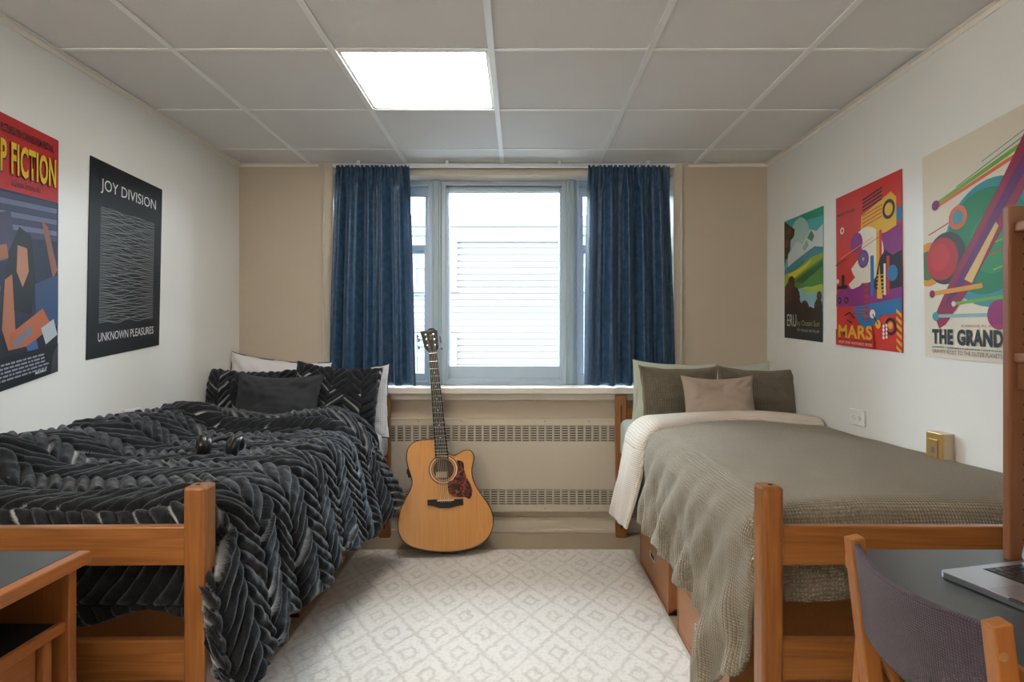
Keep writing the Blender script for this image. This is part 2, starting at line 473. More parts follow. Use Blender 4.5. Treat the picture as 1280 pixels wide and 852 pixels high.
# ------------------------------------------------------------------ curtain track and curtains
tr = MB(); tr.box((-1.16, 3.735, 2.292), (.97, 3.765, 2.308))
for x in (-1.0, -.45, .25, .8): tr.box((x - .01, 3.74, 2.308), (x + .01, 3.76, ZC))
tk = tr.build('curtain_track', plain('white track', (.72, .74, .74), .35), origin=(-.1, 3.75, 2.3))
tag(tk, 'slim white curtain track along the ceiling above the window', 'curtain track')

def curtain_mat(name='blue damask curtain', tf=.08, tc_=(0.05, .14, .30)):
    m, nt, b = new_mat(name)
    setp(b, (0.035, 0.10, 0.19), 0.42, **{'Sheen Weight': 0.5, 'Sheen Roughness': 0.35})
    b.inputs['Sheen Tint'].default_value = (.5, .68, 1, 1)
    N = nt.nodes; L = nt.links
    uv = N.new('ShaderNodeUVMap')
    mp = N.new('ShaderNodeMapping'); mp.inputs['Scale'].default_value = (26, 26, 1); L.new(uv.outputs[0], mp.inputs['Vector'])
    n = N.new('ShaderNodeTexNoise'); n.inputs['Scale'].default_value = 1.0; n.inputs['Detail'].default_value = 5; n.inputs['Roughness'].default_value = .7
    L.new(mp.outputs[0], n.inputs['Vector'])
    r = N.new('ShaderNodeValToRGB'); r.color_ramp.elements[0].position = .38; r.color_ramp.elements[1].position = .66
    r.color_ramp.elements[0].color = (0.010, 0.036, 0.080, 1); r.color_ramp.elements[1].color = (0.050, 0.115, 0.21, 1)
    L.new(n.outputs['Fac'], r.inputs[0]); L.new(r.outputs[0], b.inputs['Base Color'])
    bp = N.new('ShaderNodeBump'); bp.inputs['Strength'].default_value = .25; bp.inputs['Distance'].default_value = .002
    L.new(n.outputs['Fac'], bp.inputs['Height']); L.new(bp.outputs[0], b.inputs['Normal'])
    tl = N.new('ShaderNodeBsdfTranslucent'); tl.inputs['Color'].default_value = (*tc_, 1)
    ms = N.new('ShaderNodeMixShader'); ms.inputs[0].default_value = tf
    out = N['Material Output'] if 'Material Output' in N else N.get('Material Output')
    L.new(b.outputs[0], ms.inputs[1]); L.new(tl.outputs[0], ms.inputs[2]); L.new(ms.outputs[0], out.inputs[0])
    return m
CURT = curtain_mat()
CURT_EDGE_GLOW = curtain_mat('blue curtain painted edge glow', .30, (.34, .38, .44))  # paler, more translucent inner strip imitates the sunlit edge of the cloth
def curtain(xt0, xt1, xb0, xb1, seed, label, inner_right):
    nu, nv = 260, 90
    u = np.linspace(0, 1, nu)[:, None]; v = np.linspace(0, 1, nv)[None, :]
    ztop, zbot = 2.300, .936
    g = np.random.default_rng(seed)
    x = (xt0 + (xt1 - xt0) * u) * (1 - v ** .8) + (xb0 + (xb1 - xb0) * u) * v ** .8
    ph = g.uniform(0, 6.28, 8)
    k = 2 * PI
    big = np.sin(k * 5.0 * u + ph[0] + .5 * np.sin(k * 1.3 * u + ph[1]) + .25 * v) * .036 + np.sin(k * 2.3 * u + ph[2] + .6 * v) * .016 + np.sin(k * 8.7 * u + ph[3] + v) * .012 + np.sin(k * 13.1 * u + ph[7] + 1.5 * v) * .005
    pleat = np.abs(np.sin(k * 7.5 * u + ph[4])) ** .5 * .022 + np.sin(k * 22 * u + ph[5]) * .006
    wt = np.clip(v / .14, 0, 1); wt = wt * wt * (3 - 2 * wt)
    pinch = np.exp(-((v - .075) / .03) ** 2)
    y = 3.752 - (pleat * (1 - wt) * (1 + .6 * pinch) + (big + .012) * wt * (.75 + .45 * v)) + .012 * np.sin(9 * v + ph[6]) * v * (u - .5)
    if inner_right: e = u
    else: e = 1 - u
    y = y + .03 * np.clip((e - .86) / .14, 0, 1) ** 1.5 * wt                  # inner edge turns towards the glass
    y = np.clip(y, 3.68, 3.84)
    z = ztop + (zbot - ztop) * v + .004 * np.sin(k * 6 * u) * v + 0 * u
    P = np.stack([x + 0 * v, y + 0 * v, z], -1)
    UV = np.stack([u * 1.1 + 0 * v, v * 1.4 + 0 * u], -1)
    c = Vector(((xt0 + xt1) / 2, 3.75, zbot))
    root = empty('curtain', c)
    P2 = P - np.array(c)
    co_ = grid_mesh('cloth', P2, CURT, root, uv=UV, solid=.003, offset=0)
    co_.data.materials.append(CURT_EDGE_GLOW)
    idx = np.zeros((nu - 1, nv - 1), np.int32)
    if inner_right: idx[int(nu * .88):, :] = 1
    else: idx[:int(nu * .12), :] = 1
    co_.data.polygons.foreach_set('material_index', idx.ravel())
    tag(root, label, 'curtain', 'blue curtains')
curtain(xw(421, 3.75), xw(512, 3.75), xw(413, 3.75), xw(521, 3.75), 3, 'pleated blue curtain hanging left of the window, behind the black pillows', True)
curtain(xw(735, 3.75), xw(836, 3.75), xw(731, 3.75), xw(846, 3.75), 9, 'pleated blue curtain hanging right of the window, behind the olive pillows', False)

# ------------------------------------------------------------------ rug
def rug_mat():
    m, nt, b = new_mat('cream diamond rug')
    setp(b, (0.6, 0.55, 0.48), 0.95, **{'Sheen Weight': .2})
    N = nt.nodes; L = nt.links
    tc = N.new('ShaderNodeTexCoord')
    sp = N.new('ShaderNodeSeparateXYZ'); L.new(tc.outputs['Object'], sp.inputs[0])
    def math_(op, a, b_=None, c=None):
        n = N.new('ShaderNodeMath'); n.operation = op
        for i, q in enumerate((a, b_, c)):
            if q is None: continue
            if isinstance(q, (int, float)): n.inputs[i].default_value = q
            else: L.new(q, n.inputs[i])
        return n.outputs[0]
    nz = N.new('ShaderNodeTexNoise'); nz.inputs['Scale'].default_value = 26; nz.inputs['Detail'].default_value = 3
    L.new(tc.outputs['Object'], nz.inputs['Vector'])
    j = math_('MULTIPLY_ADD', nz.outputs['Fac'], .26, -.13)
    a = math_('ADD', math_('MULTIPLY', math_('ADD', sp.outputs[0], math_('MULTIPLY', sp.outputs[1], .62)), 5.2), j)
    c = math_('ADD', math_('MULTIPLY', math_('SUBTRACT', sp.outputs[0], math_('MULTIPLY', sp.outputs[1], .62)), 5.2), j)
    la = math_('ABSOLUTE', math_('SUBTRACT', math_('FRACT', a), .5)); lc = math_('ABSOLUTE', math_('SUBTRACT', math_('FRACT', c), .5))
    mxm = math_('MAXIMUM', la, lc)                          # 0 centre .. .5 border of the diamond
    ring = math_('PINGPONG', math_('MULTIPLY', mxm, 6.0), 1.0)    # concentric diamonds
    mr = N.new('ShaderNodeMapRange'); mr.inputs['From Min'].default_value = .55; mr.inputs['From Max'].default_value = .95
    L.new(ring, mr.inputs['Value'])
    n2 = N.new('ShaderNodeTexNoise'); n2.inputs['Scale'].default_value = 75; n2.inputs['Detail'].default_value = 6; n2.inputs['Roughness'].default_value = .75
    L.new(tc.outputs['Object'], n2.inputs['Vector'])
    n3 = N.new('ShaderNodeTexNoise'); n3.inputs['Scale'].default_value = 5; n3.inputs['Detail'].default_value = 2
    L.new(tc.outputs['Object'], n3.inputs['Vector'])
    f = math_('MULTIPLY', mr.outputs[0], math_('MULTIPLY', n3.outputs['Fac'], 1.6))
    mx = N.new('ShaderNodeMix'); mx.data_type = 'RGBA'
    mx.inputs['A'].default_value = (0.70, 0.66, 0.605, 1); mx.inputs['B'].default_value = (0.53, 0.485, 0.43, 1)
    L.new(f, mx.inputs['Factor'])
    r = N.new('ShaderNodeMapRange'); r.inputs['From Min'].default_value = .50; r.inputs['From Max'].default_value = .72; r.inputs['To Max'].default_value = .75
    L.new(n2.outputs['Fac'], r.inputs['Value'])
    mx2 = N.new('ShaderNodeMix'); mx2.data_type = 'RGBA'; mx2.inputs['B'].default_value = (0.36, 0.32, 0.27, 1)
    L.new(r.outputs[0], mx2.inputs['Factor']); L.new(mx.outputs['Result'], mx2.inputs['A'])
    L.new(mx2.outputs['Result'], b.inputs['Base Color'])
    bp = N.new('ShaderNodeBump'); bp.inputs['Strength'].default_value = .6; bp.inputs['Distance'].default_value = .006
    L.new(n2.outputs['Fac'], bp.inputs['Height']); L.new(bp.outputs[0], b.inputs['Normal'])
    return m
rug = empty('area_rug', (-.14, 1.9, 0))
tag(rug, 'cream rug with faint diamond pattern between the two beds', 'rug')
rx = .785
boxo('pile', (-rx, -1.95, .001), (rx, 1.56, .013), rug_mat(), rug, bevel=.004)
m = MB()
for a, b_ in (((-rx - .012, -1.962), (-rx, 1.572)), ((rx, -1.962), (rx + .012, 1.572)), ((-rx, 1.56), (rx, 1.572)), ((-rx, -1.962), (rx, -1.95))):
    m.box((*a, .001), (*b_, .012))
m.build('bound_edge', plain('rug binding', (.52, .49, .42), .9), rug, bevel=.003)

# ------------------------------------------------------------------ beds
def bed(name_label, xin_head, xin_foot, side, xwall, ymir=1):
    """side=-1: bed against the left wall. Local x runs from the inner side towards the wall."""
    yh, yf = 3.76, 1.44
    ang = math.atan2(xin_head - xin_foot, yh - yf) * -1
    root = empty('bed_frame', (xin_foot, yf, 0), ang)
    wall_w = .965
    s = side
    def bx(nm, x0, x1, y0, y1, z0, z1, ax, bev=.004, par=root):
        return boxo(nm, (s * x0, y0, z0), (s * x1, y1, z1), OAK[ax], par, bevel=bev)
    L = yh - yf
    tops = .872
    # posts: inner foot, inner head, wall side
    for nm_y, hd in ((0, False), (L - .06, True)):
        for x0 in (0, wall_w - .055):
            if hd and x0 == 0:
                p = bx('post', 0, .068, nm_y, nm_y + .045, 0, tops, 'z', .006)
            else:
                p = bx('post', x0, x0 + .052, nm_y, nm_y + .058, 0, tops, 'z', .007)
            c = Vector(((s * (x0 + .03)), nm_y + .028, tops))
            q = MB().lathe([(.0055, .0), (.0055, .0012)], (0, 0, 0), 'z', 12).build('peg_hole', BLACKM, p)
            q.location = Vector((c.x - p.location.x, c.y - p.location.y, tops - p.location.z))
            if hd and x0 == 0:
                sl = MB()
                sl.box((-.004, -.0235, -.38), (.004, -.02, .38)); slo = sl.build('slot', DARK, p)
    e = wall_w - .055
    bx('foot_rail', .052, e, .008, .034, .682, .776, 'x')
    bx('lower_foot_rail', .052, e, .008, .034, .405, .502, 'x')
    bx('headboard_panel', .068, e, L - .05, L - .025, .55, .80, 'x')
    bx('lower_head_rail', .068, e, L - .05, L - .025, .12, .20, 'x')
    bx('side_rail', .04, .065, .058, L - .06, .44, .498, 'y')
    bx('side_rail', e + .01, e + .035, .058, L - .06, .44, .498, 'y')
    return root, ang
BL, angL = bed('', -.797, -.7525, -1, XL)
tag(BL, 'oak bed frame against the left wall, under the black plush duvet', 'bed', 'oak bed frames')
BR, angR = bed('', .595, .582, 1, XR)
tag(BR, 'oak bed frame against the right wall, under the olive duvet', 'bed', 'oak bed frames')

def mattress(x0, x1, y0, y1, z0, z1, col, label, nm):
    m = MB().box((x0, y0, z0), (x1, y1, z1))
    c = ((x0 + x1) / 2, (y0 + y1) / 2, z0)
    o = m.build('mattress', plain(nm, col, .8, noise=.03, bump=.1), bevel=.045, seg=5, smooth=True, origin=c)
    tag(o, label, 'mattress')
mattress(-1.745, -.80, 1.68, 3.70, .50, .675, (.70, .73, .80), 'mattress in a white fitted sheet on the left bed', 'white sheet')
mattress(.615, 1.555, 1.70, 3.70, .50, .735, (.62, .74, .70), 'mattress in a pale mint fitted sheet on the right bed', 'mint sheet')

# under bed drawer chests
def chest(x_front, y0, y1, side, label, hpos):
    """front face at x_front facing the rug"""
    dp = .60; H_ = .435
    root = empty('drawer_chest', (x_front, (y0 + y1) / 2, 0), 0)
    s = side; hw = (y1 - y0) / 2
    def bx(nm, x0, x1, a, b_, z0, z1, ax, par=root, mat=None, bev=.002): return boxo(nm, (s * x0, a, z0), (s * x1, b_, z1), mat or DRW[ax], par, bevel=bev)
    m = MB(); m.box((s * .018, -hw, .0), (s * dp, -hw + .018, H_)); m.box((s * .018, hw - .018, 0), (s * dp, hw, H_))
    m.box((s * .018, -hw, H_ - .018), (s * dp, hw, H_)); m.box((s * .018, -hw, 0.0), (s * dp, hw, .03)); m.box((s * (dp - .01), -hw, 0), (s * dp, hw, H_))
    m.box((s * .0, -hw, 0), (s * .02, -hw + .012, H_)); m.box((s * .0, hw - .012, 0), (s * .02, hw, H_)); m.box((s * 0, -hw, 0), (s * .02, hw, .018)); m.box((s * 0, -hw, H_ - .015), (s * .02, hw, H_))
    m.build('case', DRW['y'], root, bevel=.002)
    for z0, z1 in ((.021, .222), (.228, .418)):
        d = bx('drawer', .002, .019, -hw + .014, hw - .014, z0, z1, 'y')
        zc = 0.03
        h = MB(); frame = h
        for a, b_ in (((-.05, -.0165), (-.042, .0165)), ((.042, -.0165), (.05, .0165)), ((-.05, -.0165), (.05, -.0125)), ((-.05, .0125), (.05, .0165))):
            h.box((s * -.0135, a[0], a[1] + zc), (s * -.0085, b_[0], b_[1] + zc))
        ho = h.build('handle', CHROME, d, bevel=.001); ho['label'] = 'recessed steel handle'
        MB().box((s * -.009, -.043, -.013 + zc), (s * -.0085, .043, .013 + zc)).build('handle_recess', BLACKM, ho)
    tag(root, label, 'drawers', 'under-bed drawer chests')
chest(-.968, 2.645, 3.355, -1, 'oak drawer chest under the left bed, the one nearer the window', 0)
chest(-.968, 1.80, 2.52, -1, 'oak drawer chest under the left bed, the one nearer the foot post', 0)
chest(.66, 2.66, 3.285, 1, 'oak drawer chest under the right bed, the one nearer the window', 0)
chest(.66, 1.89, 2.512, 1, 'oak drawer chest under the right bed, the one nearer the foot post', 0)

# ------------------------------------------------------------------ bedding
def plush_mat():
    m, nt, b = new_mat('black plush')
    setp(b, (0.012, 0.013, 0.015), 0.85, spec=.2, **{'Sheen Weight': 0.45, 'Sheen Roughness': .35})
    b.inputs['Sheen Tint'].default_value = (.74, .79, .86, 1)
    N = nt.nodes; L = nt.links
    at = N.new('ShaderNodeAttribute'); at.attribute_name = 'strand'
    tc = N.new('ShaderNodeTexCoord')
    n = N.new('ShaderNodeTexNoise'); n.inputs['Scale'].default_value = 330; n.inputs['Detail'].default_value = 3
    L.new(tc.outputs['Object'], n.inputs['Vector'])
    r = N.new('ShaderNodeMapRange'); r.inputs['From Min'].default_value = .3; r.inputs['From Max'].default_value = .75
    L.new(n.outputs['Fac'], r.inputs['Value'])
    m0 = N.new('ShaderNodeMix'); m0.data_type = 'RGBA'; m0.inputs['A'].default_value = (0.005, 0.0055, 0.007, 1); m0.inputs['B'].default_value = (0.022, 0.024, 0.028, 1)
    L.new(r.outputs[0], m0.inputs['Factor'])
    mx = N.new('ShaderNodeMix'); mx.data_type = 'RGBA'; mx.inputs['B'].default_value = (0.44, 0.45, 0.47, 1)
    L.new(m0.outputs['Result'], mx.inputs['A']); L.new(at.outputs['Fac'], mx.inputs['Factor'])
    L.new(mx.outputs['Result'], b.inputs['Base Color'])
    bp = N.new('ShaderNodeBump'); bp.inputs['Strength'].default_value = .7; bp.inputs['Distance'].default_value = .003
    L.new(n.outputs['Fac'], bp.inputs['Height']); L.new(bp.outputs[0], b.inputs['Normal'])
    return m
PLUSH = plush_mat()

def waffle_mat(name, c1, c2, cell=.011, strength=.9, sheen=.15):
    m, nt, b = new_mat(name)
    setp(b, c1, 0.85, **{'Sheen Weight': sheen})
    b.inputs['Sheen Tint'].default_value = (1, .92, .80, 1)
    N = nt.nodes; L = nt.links
    uv = N.new('ShaderNodeUVMap'); sp = N.new('ShaderNodeSeparateXYZ'); L.new(uv.outputs[0], sp.inputs[0])
    nz = N.new('ShaderNodeTexNoise'); nz.inputs['Scale'].default_value = 9; L.new(uv.outputs[0], nz.inputs['Vector'])
    def M_(op, a, b_=None):
        n = N.new('ShaderNodeMath'); n.operation = op
        for i, q in enumerate((a, b_)):
            if q is None: continue
            if isinstance(q, (int, float)): n.inputs[i].default_value = q
            else: L.new(q, n.inputs[i])
        return n.outputs[0]
    j = M_('MULTIPLY', nz.outputs['Fac'], .012)
    sx = M_('ABSOLUTE', M_('SINE', M_('MULTIPLY', M_('ADD', sp.outputs[0], j), PI / cell)))
    sy = M_('ABSOLUTE', M_('SINE', M_('MULTIPLY', M_('ADD', sp.outputs[1], j), PI / cell)))
    h = M_('MINIMUM', sx, sy)
    mr = N.new('ShaderNodeMapRange'); mr.inputs['From Min'].default_value = .1; mr.inputs['From Max'].default_value = .8; L.new(h, mr.inputs['Value'])
    mx = N.new('ShaderNodeMix'); mx.data_type = 'RGBA'; mx.inputs['A'].default_value = (*c2, 1); mx.inputs['B'].default_value = (*c1, 1)
    L.new(mr.outputs[0], mx.inputs['Factor']); L.new(mx.outputs['Result'], b.inputs['Base Color'])
    bp = N.new('ShaderNodeBump'); bp.inputs['Strength'].default_value = strength; bp.inputs['Distance'].default_value = .004
    L.new(h, bp.inputs['Height']); L.new(bp.outputs[0], b.inputs['Normal'])
    return m
OLIVE = waffle_mat('olive waffle', (0.250, 0.204, 0.140), (0.140, 0.108, 0.068), .0085, 1.0, sheen=.45)
CREAM = waffle_mat('cream waffle', (0.70, 0.63, 0.55), (0.52, 0.45, 0.38), .0095, .6)

def chevron(s, t, colw=.125, pitch=.046, slope=.75, amp=.022, seed=5, lite=.24):
    """height and light strand mask of the plush ridges at cloth coordinates s, t"""
    ws = s + .024 * (vnoise(s, t, seed, 5) - .5) * 2 + .004 * (vnoise(s, t, seed + 1, 22) - .5) * 2
    wt = t + .026 * (vnoise(s, t, seed + 2, 5) - .5) * 2 + .005 * (vnoise(s, t, seed + 3, 20) - .5) * 2
    c = np.floor(ws / colw); u = ws / colw - c
    sg = np.where(c % 2 == 0, 1.0, -1.0)
    ph = (wt + sg * slope * (u - .5) * colw) / pitch + c * .37
    k = np.floor(ph); q = ph - k
    ridge = np.sin(PI * q) ** .55
    ends = (1 - np.abs(2 * u - 1) ** 7) ** .6
    hsh = np.sin(k * 12.9898 + c * 78.233 + seed) * 43758.5453; hsh = hsh - np.floor(hsh)
    hs2 = np.sin((k + 0) * 39.42 + c * 11.77 + seed * 3) * 24634.63; hs2 = hs2 - np.floor(hs2)
    h = amp * ridge * ends * (.75 + .5 * hs2) * (.85 + .3 * vnoise(s, t, seed + 4, 45))
    gw = .20 + .16 * vnoise(s, t, seed + 7, 9)
    gap = (q < gw) & (hsh < lite) & (np.abs(2 * u - 1) < .93) & (vnoise(s, t, seed + 8, 6) > .34)
    L_ = np.where(gap, np.clip(1.25 - np.abs(q - gw / 2) / (gw / 2), 0, 1) ** .6, 0.0)
    h = np.where(gap, h * .12, h)
    return h, L_

def drape(s, t, p):
    """cloth coordinates (s from the head edge, t from the wall edge) -> points of a cloth lying over the bed and hanging down"""
    L1, W1, r = p['L1'], p['W1'], p['r']
    a = np.maximum(0, t - W1); b = np.maximum(0, s - L1)
    d = np.hypot(a, b) + 1e-9
    ang = np.arctan2(b, a)
    arc = r * PI / 2
    rest = np.maximum(0, d - arc)
    th = np.minimum(d, arc) / r
    out = r * np.sin(th) + rest * p['flare'] ; down = r * (1 - np.cos(th)) + rest * np.sqrt(np.maximum(0, 1 - np.asarray(p['flare']) ** 2))
    fold = p['fold'] * np.clip(rest / .25, 0, 1)
    along = np.minimum(s, L1) - np.minimum(t, W1)
    phs = along * p['k'] + ang * 2.2
    out = out + fold * (np.sin(phs + 2.5 * rest * p.get('skew', 0)) + .5 * np.sin(2.3 * phs + 1) + .25 * np.sin(4.1 * phs + 2 - 6 * rest))
    ms = np.minimum(s, L1); mt = np.minimum(t, W1)
    x = p['xw'] + p['dir'] * (mt + out * np.cos(ang) * (d > 1e-6) )
    y = p['yh'] - (ms + out * np.sin(ang) * p.get('fout', 1.0))
    z = p['z'](x, y, ms, mt) - down
    return np.stack([x, y, z], -1)

def smooth01(x): x = np.clip(x, 0, 1); return x * x * (3 - 2 * x)

# -- left: black plush duvet
def zl(x, y, s, t):
    base = .765 + .0 * x
    wall = smooth01((-1.42 - x) / .22) * (.085 + .03 * smooth01((2.4 - y) / .8)) * smooth01((3.05 - y) / .2)
    und = .020 * (vnoise(x, y, 21, 2.3) - .5) * 2 + .012 * (vnoise(x, y, 22, 5) - .5) * 2
    crown = .02 * smooth01((2.4 - y) / .8)
    return base + wall + und + crown
PL = dict(L1=1.60, W1=.90, r=.09, flare=.17, fold=.014, k=11, xw=-1.755, dir=1, yh=3.20, z=zl, fout=.55)
def left_duvet():
    root = empty('plush_duvet', (-1.26, 2.4, .68))
    nu, nv = 520, 330
    U = np.linspace(0, 1, nu)[:, None] * np.ones((1, nv)); V = np.ones((nu, 1)) * np.linspace(0, 1, nv)[None, :]
    # extents that vary along the hem
    t_frac = V
    b_max = .31 - .10 * smooth01((t_frac - .68) / .12) + .015 * np.sin(t_frac * 30)
    S = U * (PL['L1'] + b_max)
    a_max = .50 - .03 * smooth01((S - .5) / .5) + .02 * smooth01((S - 1.2) / .3) + .012 * np.sin(S * 13) + .008 * np.sin(S * 31)
    T = V * (PL['W1'] + a_max)
    P = drape(S, T, dict(PL, W1=PL['W1'] - .06 * smooth01((.5 - S) / .3), L1=PL['L1'] + .15 * smooth01((T - PL['W1'] - .10) / .14)))
    N_ = normals(P); N_ = -N_ if N_[nu // 2, 20, 2] < 0 else N_
    h, l = chevron(S, T, seed=5)
    edge = np.minimum.reduce([U / .006, (1 - U) / .006, V / .006, (1 - V) / .006]).clip(0, 1) ** .5
    P = P + N_ * (h * edge + .010 * edge)[..., None]
    P = P - np.array(root.location)
    grid_mesh('cloth', P, PLUSH, root, attr=l, solid=.016, offset=-1)
    # fold turned back at the head end
    nu2, nv2 = 170, 330
    u = np.linspace(0, 1, nu2)[:, None] * np.ones((1, nv2)); v = np.ones((nu2, 1)) * np.linspace(0, 1, nv2)[None, :]
    wid = .34 + .06 * v
    ss = -.02 + wid * u + .02 * np.sin(v * 9)
    tt = .02 + (PL['W1'] + .47) * v - .0 * u
    B = drape(ss, tt, dict(PL, flare=.24 + .26 * smooth01((.30 - ss) / .3), r=.12, W1=PL['W1'] - .05))
    N2 = normals(B); N2 = -N2 if N2[80, 20, 2] < 0 else N2
    prof = np.sqrt(np.clip(1 - (2 * u - 1) ** 2, 0, 1)) ** .9 * (.075 + .015 * np.sin(v * 14)) * (1 - .55 * smooth01((v - .56) / .12)) + .004
    taper = np.clip((1 - v) / .06, 0, 1) ** .5
    h2, l2 = chevron(ss + .3, tt, colw=.14, pitch=.042, seed=9, lite=.34)
    B = B + N2 * ((prof + h2 * np.clip(np.minimum(u, 1 - u) / .08, 0, 1)) * (.25 + .75 * taper))[..., None]
    o = grid_mesh('turned_back_fold', B - np.array(root.location), PLUSH, root, attr=l2, solid=.01)
    o['label'] = 'thick plush fold turned back below the pillows'
    tag(root, 'thick black plush duvet with chevron ridges and grey seams on the left bed', 'duvet')
left_duvet()

# -- right: olive waffle duvet with cream turn-back
def zr(x, y, s, t):
    base = .765
    und = .010 * (vnoise(x, y, 41, 2.0) - .5) * 2 + .004 * (vnoise(x, y, 42, 6) - .5) * 2
    crown = .022 * np.sin(np.clip((x - .6) / .96, 0, 1) * PI)
    return base + und + crown
PR = dict(L1=1.63, W1=.865, r=.085, flare=.10, fold=.017, k=19, xw=1.565, dir=-1, yh=3.26, z=zr, skew=3.0, fout=.8)
def right_duvet():
    root = empty('waffle_duvet', (1.08, 2.4, .74))
    nu, nv = 460, 300
    U = np.linspace(0, 1, nu)[:, None] * np.ones((1, nv)); V = np.ones((nu, 1)) * np.linspace(0, 1, nv)[None, :]
    b_max = .27 - .13 * smooth01((V - .69) / .03)
    S = U * (PR['L1'] + b_max)
    a_max = .475 - .02 * smooth01(S / .8) - .012 * np.sin(S * 17)
    bump_ = .25 * smooth01((S - 1.31) / .08) - .30 * np.clip((S - 1.39) / .36, 0, 1)
    T = V * (PR['W1'] + a_max) + bump_ * smooth01((V - .74) / .26)
    P = drape(S, T, dict(PR, L1=PR['L1'] + .07 * smooth01((T - PR['W1'] - .08) / .12)))
    N_ = normals(P); N_ = -N_ if N_[nu // 2, 20, 2] < 0 else N_
    dd = np.hypot(np.maximum(0, T - PR['W1']), np.maximum(0, S - PR['L1']))
    wr = .010 * smooth01(dd / .2) * (np.sin(34 * (S + .9 * dd)) * .6 + .8 * (vnoise(S * 1.0 + .7 * dd, T * .3, 55, 16) - .5))
    P = P + N_ * (wr + .006)[..., None]
    UV = np.stack([S, T], -1)
    grid_mesh('cloth', P - np.array(root.location), OLIVE, root, uv=UV, solid=.012, offset=-1)
    nu2, nv2 = 90, 300
    u = np.linspace(0, 1, nu2)[:, None] * np.ones((1, nv2)); v = np.ones((nu2, 1)) * np.linspace(0, 1, nv2)[None, :]
    wid = .20 + .22 * smooth01((v - .3) / .5)
    ss = -.015 + wid * u
    tt = .01 + (PR['W1'] + .50) * v
    B = drape(ss, tt, dict(PR, flare=.24, fold=.008))
    N2 = normals(B); N2 = -N2 if N2[40, 20, 2] < 0 else N2
    prof = (1 - np.abs(2 * u - 1) ** 3.0) ** .5 * (.042 + .006 * np.sin(v * 11)) + .006
    B = B + N2 * prof[..., None]
    o = grid_mesh('turned_back_edge', B - np.array(root.location), CREAM, root, uv=np.stack([ss, tt], -1), solid=.008)
    o['label'] = 'cream underside of the duvet turned back'
    tag(root, 'olive brown waffle duvet with cream turned-back edge on the right bed', 'duvet')
right_duvet()

